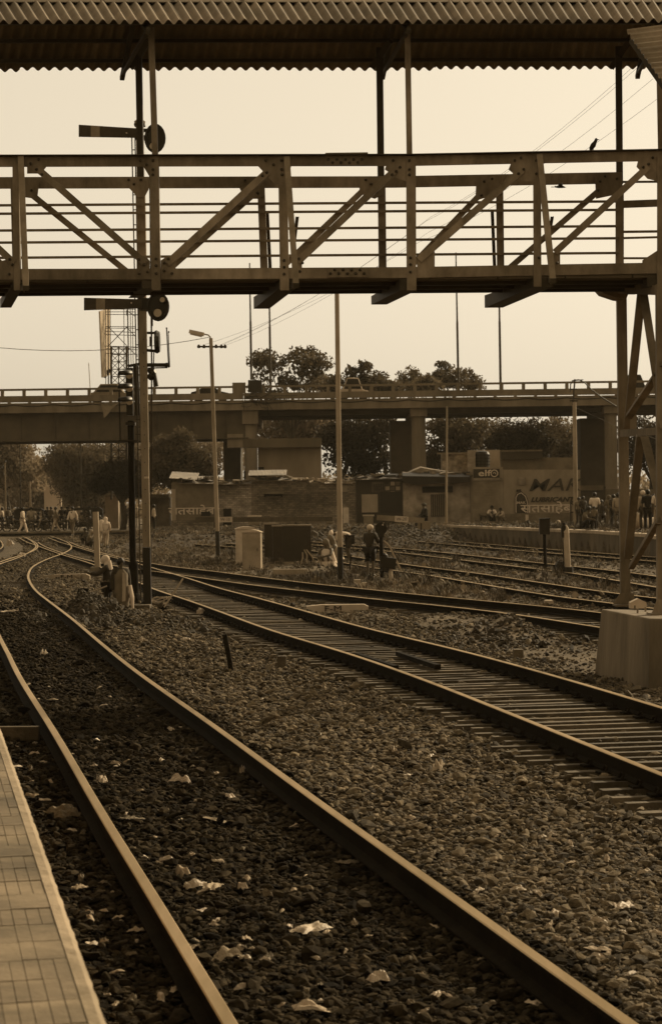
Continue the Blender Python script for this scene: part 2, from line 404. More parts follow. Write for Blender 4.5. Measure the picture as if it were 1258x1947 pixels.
dd,ss=masks(XX,YY)
for nm,arr in (('dirt',dd),('stain',ss)):
    at=gm.attributes.new(nm,'FLOAT','POINT'); at.data.foreach_set('value',arr.astype(np.float32))
def ground_mat():
    m=bpy.data.materials.new('yard_ground'); m.use_nodes=True; t=m.node_tree; N=t.nodes; L=t.links; b=N['Principled BSDF']; b.inputs['Roughness'].default_value=.95; b.inputs['Specular IOR Level'].default_value=.15; b.inputs['Specular Tint'].default_value=(.9,.70,.42,1)
    g=N.new('ShaderNodeNewGeometry')
    def noise_(s,d=8,st=(1,1,1)):
        mp=N.new('ShaderNodeMapping'); mp.inputs['Scale'].default_value=st; L.new(g.outputs['Position'],mp.inputs[0]); n=N.new('ShaderNodeTexNoise'); n.inputs['Scale'].default_value=s; n.inputs['Detail'].default_value=d; L.new(mp.outputs[0],n.inputs[0]); return n
    def ramp(src,c0,c1,p0=.35,p1=.65):
        r=N.new('ShaderNodeValToRGB'); r.color_ramp.elements[0].position=p0; r.color_ramp.elements[1].position=p1; r.color_ramp.elements[0].color=c0; r.color_ramp.elements[1].color=c1; L.new(src,r.inputs[0]); return r.outputs[0]
    def mix(f,a,c,bt='MIX'):
        x=N.new('ShaderNodeMix'); x.data_type='RGBA'; x.blend_type=bt
        if isinstance(f,float): x.inputs[0].default_value=f
        else: L.new(f,x.inputs[0])
        L.new(a,x.inputs[6]); L.new(c,x.inputs[7]); return x.outputs[2]
    vo=N.new('ShaderNodeTexVoronoi'); vo.inputs['Scale'].default_value=17; L.new(g.outputs['Position'],vo.inputs[0])
    sb=N.new('ShaderNodeSeparateColor'); L.new(vo.outputs['Color'],sb.inputs[0])
    stones=ramp(sb.outputs[0],sep(.035),sep(.13),.1,.95)
    n1=noise_(3.0); n2=noise_(.5,5); n3=noise_(30,6)
    earth=mix(.5,ramp(n1.outputs[0],sep(.07),sep(.17)),ramp(n3.outputs[0],sep(.04),sep(.18)))
    ad=N.new('ShaderNodeAttribute'); ad.attribute_name='dirt'; as_=N.new('ShaderNodeAttribute'); as_.attribute_name='stain'
    col=mix(ad.outputs['Fac'],stones,earth)
    dark=N.new('ShaderNodeRGB'); dark.outputs[0].default_value=(.30,.27,.24,1)
    st=N.new('ShaderNodeMath'); st.operation='MULTIPLY'; st.inputs[1].default_value=1.0; L.new(as_.outputs['Fac'],st.inputs[0])
    col=mix(st.outputs[0],col,mix(1.0,col,dark.outputs[0],'MULTIPLY'))
    big=ramp(n2.outputs[0],(.62,.6,.56,1),(1,1,1,1)); col=mix(1.0,col,big,'MULTIPLY')
    L.new(col,b.inputs['Base Color'])
    bp=N.new('ShaderNodeBump'); bp.inputs['Strength'].default_value=.8; bp.inputs['Distance'].default_value=.03; L.new(vo.outputs['Distance'],bp.inputs['Height']); bp.invert=True
    bp2=N.new('ShaderNodeBump'); bp2.inputs['Strength'].default_value=.5; bp2.inputs['Distance'].default_value=.03; L.new(n3.outputs[0],bp2.inputs['Height']); L.new(bp.outputs[0],bp2.inputs['Normal'])
    L.new(bp2.outputs[0],b.inputs['Normal']); return m
m_ground=ground_mat(); gm.materials.append(m_ground)
go=bpy.data.objects.new('ground',gm); COL.objects.link(go); tag(go,kind='structure')
# the land beyond, one sheet out to the horizon
mb=MB(); mb.add([(-3500,-200,-.75),(3500,-200,-.75),(3500,4500,-.75),(-3500,4500,-.75)],[(0,1,2,3)])
go2=mb.build('terrain',M('far_land',.14,.08,scale=.05,bump=0)); tag(go2,kind='structure')
# ---------------------------------------------------------- stuff scattered with geometry nodes
def proto_collection(name, meshes):
    c=bpy.data.collections.new(name)
    for i,me in enumerate(meshes):
        o=bpy.data.objects.new(f'{name}_{i:02d}',me); c.objects.link(o)
    return c
def scatter(name, P, rot, sc, idx, coll):
    me=bpy.data.meshes.new(name); me.vertices.add(len(P)); me.vertices.foreach_set('co',P.astype(np.float32).ravel())
    a=me.attributes.new('rot','FLOAT_VECTOR','POINT'); a.data.foreach_set('vector',rot.astype(np.float32).ravel())
    a=me.attributes.new('scl','FLOAT_VECTOR','POINT'); a.data.foreach_set('vector',sc.astype(np.float32).ravel())
    a=me.attributes.new('pick','INT','POINT'); a.data.foreach_set('value',idx.astype(np.int32))
    o=bpy.data.objects.new(name,me); COL.objects.link(o)
    ng=bpy.data.node_groups.new(name+'_nodes','GeometryNodeTree'); ng.interface.new_socket('Geometry',in_out='INPUT',socket_type='NodeSocketGeometry'); ng.interface.new_socket('Geometry',in_out='OUTPUT',socket_type='NodeSocketGeometry')
    N=ng.nodes; L=ng.links; gi=N.new('NodeGroupInput'); gout=N.new('NodeGroupOutput')
    mp=N.new('GeometryNodeMeshToPoints'); ip=N.new('GeometryNodeInstanceOnPoints'); ci=N.new('GeometryNodeCollectionInfo')
    ci.inputs['Collection'].default_value=coll; ci.inputs['Separate Children'].default_value=True; ci.inputs['Reset Children'].default_value=True
    ip.inputs['Pick Instance'].default_value=True
    def attr(nm,ty):
        n=N.new('GeometryNodeInputNamedAttribute'); n.data_type=ty; n.inputs['Name'].default_value=nm; return n.outputs[0]
    L.new(gi.outputs[0],mp.inputs[0]); L.new(mp.outputs[0],ip.inputs['Points']); L.new(ci.outputs[0],ip.inputs['Instance'])
    L.new(attr('pick','INT'),ip.inputs['Instance Index']); L.new(attr('scl','FLOAT_VECTOR'),ip.inputs['Scale'])
    er=N.new('FunctionNodeEulerToRotation'); L.new(attr('rot','FLOAT_VECTOR'),er.inputs[0]); L.new(er.outputs[0],ip.inputs['Rotation'])
    L.new(ip.outputs[0],gout.inputs[0])
    md=o.modifiers.new('scatter','NODES'); md.node_group=ng; return o
def stone_mesh(i,mat):
    import bmesh
    bm=bmesh.new(); rs=np.random.RandomState(i+50)
    pts=rs.normal(size=(20,3)); pts/=np.linalg.norm(pts,axis=1)[:,None]; pts*=rs.uniform(.82,1.05,(20,1)); pts*=np.array([.66,.50,.42])
    for p in pts: bm.verts.new(p)
    bmesh.ops.convex_hull(bm,input=bm.verts)
    for v in [v for v in bm.verts if not v.link_faces]: bm.verts.remove(v)
    me=bpy.data.meshes.new(f'stone_{i}'); bm.to_mesh(me); bm.free(); me.materials.append(mat); return me
def stone_mat(name,v,v2):
    m=M(name,v,v2,rough=.95,scale=25,bump=.3,rnd=.75,stain=.25,spec=.04 if 'oily' in name else .22); return m
rs=np.random.RandomState(11)
def sample(n,y0,y1,half=.17,pad=.6):
    Y=np.sqrt(rs.uniform(y0*y0,y1*y1,n)); X=rs.uniform(-1,1,n)*(Y*half+pad); return X,Y
def stones():
    Xs=[];Ys=[];Ss=[]
    for n,y0,y1,s in ((84000,7.6,15,.030),(112000,15,28,.035),(90000,28,50,.040),(70000,50,95,.052),(36000,95,146,.075)):
        X,Y=sample(n,y0,y1); Xs.append(X); Ys.append(Y); Ss.append(np.full(n,s)*rs.lognormal(0,.33,n))
    X=np.concatenate(Xs);Y=np.concatenate(Ys);S=np.concatenate(Ss)
    dirt,stain=masks(X,Y); dirt=np.where((Y>80)&(X<3),dirt*.7,dirt); stain=np.where((Y>80),0,stain); keep=rs.rand(len(X))>dirt*.86; 
    D1,_,_=nearest(X,Y); 
    keep&=~((X<np.interp(Y,Q1[:,1],Q1[:,0])-.78))          # not under the near platform
    X,Y,S,stain=X[keep],Y[keep],S[keep],stain[keep]
    # keep stones off the rail heads
    ok=np.ones(len(X),bool)
    for A in (P1,Q1,P2,Q2,P3,Q3):
        B=resample([tuple(p) for p in A[::3]],.25); B=B[B[:,1]<95]
        for s in range(0,len(X),4000):
            d=((X[s:s+4000,None]-B[None,:,0])**2+(Y[s:s+4000,None]-B[None,:,1])**2).min(1); ok[s:s+4000]&=d>(.07)**2
    X,Y,S,stain=X[ok],Y[ok],S[ok],stain[ok]
    Z=ground_z(X,Y)+S*rs.uniform(-.1,.75,len(X))
    P=np.stack([X,Y,Z],1); rot=np.stack([rs.uniform(-.5,.5,len(X)),rs.uniform(-.5,.5,len(X)),rs.uniform(0,6.28,len(X))],1)
    sc=S[:,None]*rs.uniform(.75,1.25,(len(X),3))*np.array([1.25,1.1,.95])
    idx=rs.randint(0,8,len(X)); st=stain+rs.normal(0,.12,len(X))>.5
    for nm,sel,mat,lab in (('ballast_stones',~st,stone_mat('ballast_stone',.15,.045),'pale brown crushed stone ballast heaped between and beside the tracks'),
                       ('oily_ballast_stones',st,stone_mat('oily_stone',.042,.014),'dark oil stained ballast stones along the track nearest the platform')):
        c=proto_collection(nm+'_shapes',[stone_mesh(i,mat) for i in range(8)])
        tag(scatter(nm,P[sel],rot[sel],sc[sel],idx[sel],c),lab,'ballast',kind='stuff')
stones()
# sleepers: pieces of the tracks
sm=MB()
for (x0,x1) in ((-1.36,1.36),):
    sm.box((0,0,-.09),(2.66,.12,.18))
slm=sm.mesh('sleeper',m_wood)
bb=slm
def sleepers(t,C,spacing,ymax,ymin=5,zoff=-.165,jit=.02,wmul=1):
    L=np.r_[0,np.cumsum(np.linalg.norm(np.diff(C,axis=0),axis=1))]; n=0; s=0
    while s<L[-1] and n<299:
        p=np.array([np.interp(s,L,C[:,k]) for k in range(3)]); q=np.array([np.interp(s+.3,L,C[:,k]) for k in range(3)]); s+=spacing*random.uniform(.94,1.06)
        if not ymin<p[1]<ymax: continue
        if abs(p[0])>p[1]*.165+2.2: continue
        a=math.atan2(q[1]-p[1],q[0]-p[0])-math.pi/2
        share(slm,'sleeper',t,Vector(p)+Vector((random.uniform(-.09,.09),0,zoff+random.uniform(-.012,.008)))-Vector(t.location),(random.uniform(-.02,.02),0,a+random.uniform(-jit,jit)),(wmul*random.uniform(.97,1.04),random.uniform(.9,1.1),1)); n+=1
sleepers(t2,C2,.42,120,jit=.04)
sleepers(t3,C3,.6,140)
sleepers(t1,C1,.65,150,60)
sleepers(t4,C4,.65,110,zoff=-.158); sleepers(t5,C5,.65,120,zoff=-.158)
# rail clips / chairs on the exposed tracks: too small to pick apart
def clips(t,A,C,spacing,ymax):
    mb=MB(); L=np.r_[0,np.cumsum(np.linalg.norm(np.diff(A,axis=0),axis=1))]; s=0
    while s<L[-1]:
        p=Vector([np.interp(s,L,A[:,k]) for k in range(3)]); q=Vector([np.interp(s+.2,L,A[:,k]) for k in range(3)]); s+=spacing
        if p.y>ymax or abs(p.x)>p.y*.165+1: continue
        d=(q-p).normalized() if (q-p).length>0 else Vector((0,1,0)); nn=Vector((-d.y,d.x,0))
        for sg in (-1,1):
            c=p+nn*sg*.10+Vector((0,0,-.152)); rot=Matrix((( nn.x,d.x,0),(nn.y,d.y,0),(0,0,1)))
            mb.box(c,(.13,.13,.022),rot); 
            mb.tube([c+d*-.05+Vector((0,0,.01)),c+d*-.03+Vector((0,0,.05))-nn*sg*.02,c+d*.03+Vector((0,0,.055))-nn*sg*.02,c+d*.05+Vector((0,0,.01))],.013,5)
    tag(mb.build('rail_clips',m_rust,t),kind='stuff')
for A in (P2,Q2): clips(t2,A,C2,.5,60)
for A in (): clips(t1,A,C1,.65,22)
# short check rails lying between the running rails of the exposed track
for a,b in (((680,1246),(752,1270)),((757,1243),(832,1268))):
    mb=MB(); mb.bar(G(*a,-.11),G(*b,-.11),.09,.07,(0,0,1)); mb.build('check_rail',m_rust,t2)
# level crossing deck on the left
cr=MB()
for k in range(7):
    cr.box((-24+k*0+0,146.6+k*1.0,.45),(26,.93,.10))
tag(cr.build('road',M('crossing_road',.16,.09,scale=2)),kind='structure')
# ------------------------------------------------- near platform, lower left
_pa=G(206,1947,.8); _pb=G(0,1378,.8)
nx=lambda Y: _pa.x+(_pb.x-_pa.x)*(Y-_pa.y)/(_pb.y-_pa.y)
pA=Vector((0,0,0)); Ys_=np.arange(3.5,24,.5)
edge=[Vector((float(nx(y)),float(y),.8)) for y in Ys_]
dirp=(edge[-1]-edge[0]).normalized(); nrm_=Vector((-dirp.y,dirp.x,0))   # towards the platform side
pb=MB(); e0=edge[0]; LEN=(edge[-1]-edge[0]).length
a=e0+nrm_*.05; b=a+dirp*LEN; pb.prism([a+Vector((0,0,-.055)),b+Vector((0,0,-.055)),b+nrm_*6+Vector((0,0,-.055)),a+nrm_*6+Vector((0,0,-.055))],(0,0,-1.3))
np_=pb.build('platform',m_conc); tag(np_,kind='structure')
m_tile=M('platform_tile',.225,.13,scale=7,bump=.3,stain=.55,rnd=.16,stretch=(1,1.6,1))
m_groove=M('tile_groove',.12,.08,scale=4,bump=0)
tw,tll=.235,.30
tlms=[]; rr_=random.Random(5)
for q_ in range(7):
    tl=MB(); x_=0
    cuts=[0]+sorted(rr_.sample([.045,.09,.14,.19],rr_.choice((2,3,4,4))))+[tw]
    for u0,u1 in zip(cuts,cuts[1:]):
        v0,v1=rr_.uniform(0,.010),tll-rr_.uniform(.002,.010); tl.box(((u0+u1)/2,(v0+v1)/2,-.022+rr_.uniform(-.0012,.0008)),(u1-u0-rr_.uniform(.001,.0038),v1-v0,.044))
    tl.box((tw/2,tll/2,-.034),(tw-.003,tll-.003,.030),mi=1); tlms.append(tl.mesh('tile',[m_tile,m_groove]))
ang=math.atan2(dirp.y,dirp.x)-math.pi/2
for r_ in range(3):
    for k in range(int(LEN/tll)):
        p=e0+dirp*(k*tll)+nrm_*(.055+(r_+1)*tw)+Vector((0,0,-.010+random.uniform(-.0015,.0015)))
        if p.y<5.2 or p.y>15.5: continue
        share(random.choice(tlms),'tile',np_,p-Vector(np_.location),(0,0,ang+random.uniform(-.003,.003)))
cb=MB(); n=0
# rough edge coping
prev=None; rr=random.Random(4)
for k in range(int(LEN/.08)):
    p=e0+dirp*(k*.08); j=rr.uniform(-.0025,.0025)
    ring=[p-nrm_*(j)+Vector((0,0,-.30)),p-nrm_*(.004+j)+Vector((0,0,-.028)),p+nrm_*(.018)+Vector((0,0,-.006+rr.uniform(-.004,.002))),p+nrm_*.052+Vector((0,0,-.008)),p+nrm_*.052+Vector((0,0,-.3))]
    base=len(cb.v); cb.v+=ring
    if k:
        for q in range(5):
            a_=base-5+q; b_=base-5+(q+1)%5; cb.f.append((a_,b_,b_+5,a_+5)); cb.mi.append(0)
cb.build('edge_coping',M('worn_coping',.34,.24,scale=5,bump=.4,stain=.3),np_)
# ------------------------------------------------- far platform wall and top, right
fb=MB(); wall_v=[]
for i in range(len(plat)-1):
    a=Vector(plat[i]); b=Vector(plat[i+1]); n_=Vector((-(b-a).y,(b-a).x,0)).normalized()
    if n_.y<0: n_=-n_
    fb.prism([a+Vector((0,0,-.14)),b+Vector((0,0,-.14)),b+n_*.5+Vector((0,0,-.14)),a+n_*.5+Vector((0,0,-.14))],(0,0,-1.3))
fp=fb.build('platform',M('platform_wall',.13,.07,scale=1.5,stain=.6,stretch=(1,1,.4))); tag(fp,kind='structure')
m_cope=M('coping_stone',.40,.28,scale=3,rnd=.15)
for i in range(len(plat)-1):
    a=Vector(plat[i]); b=Vector(plat[i+1]); L_=(b-a).length; d=(b-a)/L_; n_=Vector((-d.y,d.x,0)); n_= n_ if n_.y>0 else -n_
    m=max(1,int(L_/1.15))
    for k in range(m):
        mb=MB(); p=a+d*(L_*(k+.5)/m)+n_*.27
        mb.bar(p-d*(L_/m/2-.012)+Vector((0,0,-.07)),p+d*(L_/m/2-.012)+Vector((0,0,-.07)),.62,.14,(0,0,1))
        mb.build('coping_stone',m_cope,fp)
# ============================================================= footbridge
NY, FY, KX = 30.0, 31.8, .06
def N_(px,py,dy=0): return PL(px,py,NY+dy,KX)
def F_(px,py,dy=0): return PL(px,py,FY+dy,KX)
fbz = E('footbridge', N_(629,531), 'riveted steel truss footbridge with corrugated cement roof crossing above the tracks', 'footbridge')
def piece(name, fn, mat=None, kind=None, parent=None, bevel=0):
    mb = MB(); fn(mb); o = mb.build(name, mat or m_steel, parent or fbz, bevel=bevel)
    if kind: o['kind'] = kind
    return o
Yd = (0,1,0)
for (a,b) in (((-90,308),(300,307)),((300,307),(780,306)),((780,306),(1330,295))):
    piece('top_chord', lambda m: m.angle(N_(*a),N_(*b),.145,.12,Yd,flip=1,both=False))
piece('top_flange', lambda m: [m.bar(N_(*a),N_(*b),.012,.24,Yd,off=(0,.02,.082)) for a,b in (((-90,308),(780,306)),((780,306),(1330,295)))], m_steel_dk)
for (a,b) in (((-90,348),(750,346)),((750,346),(1182,338))):
    piece('top_chord', lambda m: m.angle(F_(*a),F_(*b),.175,.12,Yd,flip=1))
for (a,b) in (((-90,522),(300,521)),((300,521),(780,518)),((780,518),(1330,508))):
    piece('bottom_chord', lambda m: m.angle(N_(*a),N_(*b),.155,.12,Yd,flip=-1))
for (a,b) in (((-90,545),(780,541)),((780,541),(1330,531))):
    piece('bottom_chord', lambda m: m.angle(F_(*a),F_(*b),.15,.12,Yd,flip=-1))
# posts of the near truss, two angles back to back
def postN(x0,y0,x1,y1,wpx,mat=m_steel,fl=.10,both=False,name='post',fn=N_,dy=-.018):
    piece(name, lambda m: m.angle(fn(x0,y0,dy),fn(x1,y1,dy),wpx/133,fl,Yd,flip=1,both=both), mat)
for x0,x1,wp in ((30,33,12),(293,297,17),(537,541,17),(781,782,18),(1020,1021,15),(1256,1256,16),(-205,-200,16)):
    postN(x0,297,x1,552 if x0<900 else 545,wp,both=wp>16)
# raking struts standing out towards the viewer
for (x0,y0,x1,y1) in ((40,296,50,552),(545,297,563,545),(1025,293,1051,536)):
    piece('raking_strut', lambda m: m.angle(N_(x0,y0,-.06),N_(x1,y1,-.62),.085,.07,Yd,flip=-1), M('painted_steel_light',.28,.18,rough=.6,scale=6,bump=.15))
for (x0,x1,wp) in ((-200,-202,15),(27,31,13),(267,270,17),(496,502,14),(725,727,15),(949,951,14),(1177,1177,16)):
    piece('post', lambda m: m.angle(F_(x0,352),F_(x1,512),wp/126,.10,Yd,flip=1))
for (x0,y0,x1,y1) in ((36,405,26,520),(565,412,558,470),(1049,412,1042,455),(508,405,514,520),(935,400,940,520)):
    piece('raking_strut', lambda m: m.angle(F_(x0,y0,.15),F_(x1,y1,.25),.05,.07,Yd), m_steel_dk)
# diagonals
dgN = [((71,320),(277,501)),((509,326),(318,501)),((752,322),(566,497)),((993,322),(796,494)),((1231,317),(1054,480)),((-165,320),(27,500)),((1280,317),(1440,480))]
for a,b in dgN: piece('diagonal', lambda m: m.angle(N_(*a,-.03),N_(*b,-.03),.098,.055,Yd,flip=1))
dgF = [((62,371),(240,515)),((487,365),(330,505)),((690,362),(535,510)),((909,373),(782,505)),((1137,363),(965,512)),((-150,371),(15,512))]
for a,b in dgF: piece('diagonal', lambda m: m.angle(F_(*a,-.02),F_(*b,-.02),.09,.05,Yd,flip=-1))
# gusset plates and rivets
gN = [[(262,299),(302,299),(302,345),(290,345)],[(495,299),(553,299),(553,318),(530,350),(522,350),(487,312),],[(260,487),(278,487),(285,496),(285,529),(260,529)],[(306,529),(306,495),(318,487),(334,487),(334,529)],
      [(557,529),(557,497),(566,487),(574,487),(574,525),(569,529)],[(738,303),(772,299),(772,345),(757,340),(731,322)],[(52,297),(80,300),(88,318),(78,330),(52,330)],[(976,297),(1014,297),(1014,345),(992,345),(966,322)],
      [(792,524),(792,490),(800,478),(826,478),(826,510)],[(1050,512),(1050,480),(1064,478),(1064,512)],[(1216,290),(1252,288),(1252,345),(1230,340),(1209,317)],[(0,497),(26,490),(26,530),(-20,530)],[(1220,495),(1258,470),(1300,495),(1300,520),(1220,520)]]
for g in gN: piece('gusset_plate', lambda m: m.prism([N_(x,y,-.009) for x,y in g],(0,.009,0)))
gF = [[(245,336),(283,336),(283,360),(275,375),(262,375),(245,357)],[(455,357),(497,340),(502,340),(502,372),(490,378),(465,378)],[(25,340),(75,345),(72,372),(62,377),(25,372)],[(683,338),(728,338),(728,370),(712,378),(683,368)],
      [(905,336),(955,336),(955,368),(940,370),(903,382)],[(1130,330),(1182,328),(1182,355),(1170,370),(1132,378)]]
for g in gF: piece('gusset_plate', lambda m: m.prism([F_(x,y,-.03) for x,y in g],(0,.009,0)))
rv = MB()
def riv(pts, fn=N_, dy=-.045, r=.022):
    for x,y in pts: rv.sphere(fn(x,y,dy),r,6,4,sc=(1,.6,1))
riv([(267,305),(279,313),(291,305),(291,322),(291,332),(297,492),(297,505),(297,520),(265,520),(281,517),(312,515),(327,520),(264,493),(274,503),(312,500),(320,492)])
riv([(535,305),(535,322),(536,332),(505,305),(520,313),(499,334),(507,328),(540,495),(540,508),(540,521),(568,492),(575,500),(570,516)])
riv([(778,305),(778,322),(778,332),(780,490),(780,503),(780,517),(745,332),(753,326),(747,305),(760,318)])
riv([(59,311),(74,303),(70,322),(80,331),(19,493),(24,503),(18,521),(978,305),(990,300),(985,330),(995,322),(1019,330),(1019,305),(1024,490),(1058,500),(1222,318),(1232,312),(1240,300)])
riv([(624+8*k,y) for k,y in zip(range(9),(303,309)*5)],dy=-.04); riv([(628+8*k,y) for k,y in zip(range(9),(520,513)*5)],dy=-.04)
riv([(245,342),(255,350),(268,342),(466,343),(490,367),(33,342),(60,362),(695,342),(705,350),(715,365),(920,345),(935,340),(915,372),(1140,345),(1150,335),(1137,362),(1172,340)],F_,-.045)
tag(rv.build('rivets',m_steel_dk,fbz,smooth=True),kind='stuff')
piece('splice_plate', lambda m: m.bar(N_(618,305,-.02),N_(698,304,-.02),.15,.02,Yd))
piece('splice_plate', lambda m: m.bar(N_(624,519,-.02),N_(700,518,-.02),.13,.02,Yd))
piece('splice_plate', lambda m: m.bar(N_(618,294,.05),N_(698,293,.05),.02,.2,Yd))
# handrails along the deck
for y0,y1,fn in ((391,383,F_),(407,399,F_),(439,430,F_),(462,453,F_),(491,481,F_)):
    piece('handrail', lambda m: m.bar(fn(-90,y0,-.08),fn(1176,y1,-.08),.036,.03,Yd))
for y0,y1,t in ((346,345,.03),(389,383,.11),(441,439,.035),(453,449,.03),(491,491,.03)):
    piece('handrail', lambda m: m.bar(F_(1172,y0,.2),F_(1330,y1,.2),t,.04,Yd))
# deck, stringers, cross beams
zdk = N_(629,531).z
def deckpt(x,far): 
    p = N_(x,531) if not far else PL(x,540,NY+2.05,KX); return Vector((p.x,p.y,zdk))
a0=N_(-95,531,.03); a1=N_(1330,531,.03); sk=Vector((-.36,1.85,0))
for k in range(11):
    p=a0.lerp(a1,k/11); q=a0.lerp(a1,(k+1)/11-.002); p=Vector((p.x,p.y,zdk-.004)); q=Vector((q.x,q.y,zdk-.004))
    piece('deck_slab', lambda m: m.prism([p,q,q+sk,p+sk],(0,0,.07)), m_conc_dk)
for f in (.2,.5,.8):
    piece('stringer', lambda m: m.bar(Vector((a0.x,a0.y,zdk-.03))+sk*f,Vector((a1.x,a1.y,zdk-.03))+sk*f,.06,.05,(0,0,1)), m_steel_dk)
for A,B,wd in (((48,540),(22,585),.17),((300,548),(272,566),.22),((563,548),(512,587),.24),((792,552),(735,579),.24),((1051,545),(955,585),.28),((-195,549),(-240,572),.2),((1256,545),(1206,560),.2)):
    pa=N_(*A,.0); pb_=F_(*B,.65); ta=Vector((pa.x,pa.y,zdk-.006)); tb=Vector((pb_.x,pb_.y,zdk-.006)); o=Vector((-wd,-wd*KX,0))
    piece('cross_beam', lambda m: m.prism([ta,tb,pb_,pa],o), m_steel_dk)
# bottom brackets of the raking struts
for (x,y) in ((50,548),(563,543),(1051,534)):
    piece('bracket', lambda m: m.bar(N_(x,y,-.64),N_(x-6,y-2,.1),.09,.07,(0,0,1)), m_steel_dk)
# roof posts
for x0,y0,x1,y1,wp,fn in ((287,52,295,300,11,N_),(774,55,778,300,11,N_),(1251,44,1256,300,12,N_),(-210,50,-202,300,11,N_)):
    piece('roof_post', lambda m: m.angle(fn(x0,y0,.05),fn(x1,y1,.05),wp/133,.08,Yd,flip=1))
for x0,y0,x1,y1,wp in ((263,90,268,350,12),(721,90,724,350,13),(1175,88,1177,350,13),(-215,90,-205,350,12)):
    piece('roof_post', lambda m: m.angle(F_(x0,y0,.02),F_(x1,y1,.02),wp/126,.10,Yd,flip=1), m_steel_dk)  # roof shade is put into the colour: darker steel than the posts below
# ---- roof of corrugated cement sheets
NE0,NE1 = PL(-55,42,29.55,KX),PL(1385,40,29.55,KX)
FE0,FE1 = PL(-105,116,32.75,KX),PL(1335,114,32.75,KX)
RG0,RG1 = PL(-79,3,31.15,KX),PL(1361,3,31.15,KX)
FE0.z=NE0.z; FE1.z=NE1.z
Lr=(NE1-NE0).length; PITCH_=.152
def sheet(s0,s1,A0,A1,B0,B1,lift,name,mat,extra=0,parent=None,amp=.034,pitch=PITCH_,length=Lr,th=.007):
    mb=MB(); n=int((s1-s0)/pitch*8); rows=4; up=None
    for side in (0,1):
        for j in range(rows):
            for i in range(n+1):
                s=s0+(s1-s0)*i/n; t=s/length; a=A0.lerp(A1,t); b=B0.lerp(B1,t); p=a.lerp(b,j/(rows-1)*(1+extra))
                nn=(A1-A0).cross(b-a).normalized(); nn=nn if nn.z>0 else -nn
                mb.v.append(p+nn*(amp*math.cos(2*math.pi*s/pitch)+lift-side*th))
    m_=n+1; off=rows*m_
    for j in range(rows-1):
        for i in range(n):
            a=j*m_+i; mb.f.append((a,a+1,a+m_+1,a+m_)); mb.mi.append(0); mb.f.append((off+a,off+a+m_,off+a+m_+1,off+a+1)); mb.mi.append(0)
    j=rows-1
    for i in range(n): a=j*m_+i; mb.f.append((a,a+1,off+a+1,off+a)); mb.mi.append(0); a=i; mb.f.append((a,off+a,off+a+1,a+1)); mb.mi.append(0)
    for a in (0,n):
        for j in range(rows-1): p_=j*m_+a; mb.f.append((p_,p_+m_,off+p_+m_,off+p_)); mb.mi.append(0)
    return mb.build(name,mat,parent or fbz,smooth=False)
m_sheet=M('roof_cement_sheet',.27,.16,scale=2.2,bump=.25,stain=.45,rnd=.12)
nsh=11; wsh=Lr/nsh
for k in range(nsh):
    sheet(k*wsh,(k+1)*wsh+.07,RG0,RG1,NE0,NE1,.008*(k%2)+random.uniform(0,.003),'roof_sheet',m_sheet,extra=random.uniform(-.012,.012))
    sheet(k*wsh,(k+1)*wsh+.07,RG0,RG1,FE0,FE1,.008*(k%2),'roof_sheet',m_sheet,extra=random.uniform(-.012,.012))
for k in range(nsh):
    mb=MB(); p=RG0.lerp(RG1,k/nsh); q=RG0.lerp(RG1,(k+1)/nsh+.006); 
    dn=(NE0-RG0).normalized()*.22; df=(FE0-RG0).normalized()*.22; upv=Vector((0,0,.05+.004*(k%2)))
    prof=[dn+Vector((0,0,.035)),dn*.5+Vector((0,0,.05)),upv,df*.5+Vector((0,0,.05)),df+Vector((0,0,.035))]
    for e in (p,q):
        for c in prof: mb.v.append(e+c)
        for c in prof: mb.v.append(e+c+Vector((0,0,-.012)))
    for i in range(4): mb.f+= [(i,i+1,11+i,10+i),(5+i,15+i,16+i,6+i)]; mb.mi+=[0,0]
    mb.f+=[(0,10,15,5),(4,9,19,14),(0,5,6,1),(1,6,7,2),(2,7,8,3),(3,8,9,4)]; mb.mi+=[0]*6
    mb.build('ridge_cap',m_sheet,fbz)
dwn=Vector((0,0,-.075))
for A,B,C,D in ((NE0,NE1,RG0,RG1),(FE0,FE1,RG0,RG1)):
    for f in (.2,.5,.9):
        piece('purlin', lambda m: m.bar(A.lerp(C,f)+dwn,B.lerp(D,f)+dwn,.07,.05,(0,0,1)), m_steel_dk)
for x,xf in ((287,263),(774,721),(1251,1175)):
    t=( N_(x,52).x-NE0.x)/(NE1.x-NE0.x)
    n=NE0.lerp(NE1,t); f_=FE0.lerp(FE1,t); r_=RG0.lerp(RG1,t); d2=Vector((0,0,-.15)); dx=Vector((-.1,0,0))
    piece('rafter', lambda m: (m.bar(n+d2,r_+d2,.07,.06,(0,0,1)),m.bar(r_+d2,f_+d2,.07,.06,(0,0,1)),m.bar(n+d2*.65,f_+d2*.65,.05,.05,(0,0,1))), m_steel_dk)
    pf=F_(xf,125,.02)
    piece('knee_brace', lambda m: m.bar(F_(xf-13,128,.3),F_(xf+20,78,-.3),.09,.05,Yd), m_steel_dk)
# fascia angle just under the near eave
#piece('eave_angle', lambda m: m.bar(NE0+Vector((0,.1,-.05)),NE1+Vector((0,.1,-.05)),.05,.05,(0,0,1)), m_steel_dk)
m_leg=M('trestle_paint',.24,.13,rough=.7,scale=4,bump=.25,stain=.5,stretch=(1,1,.4))
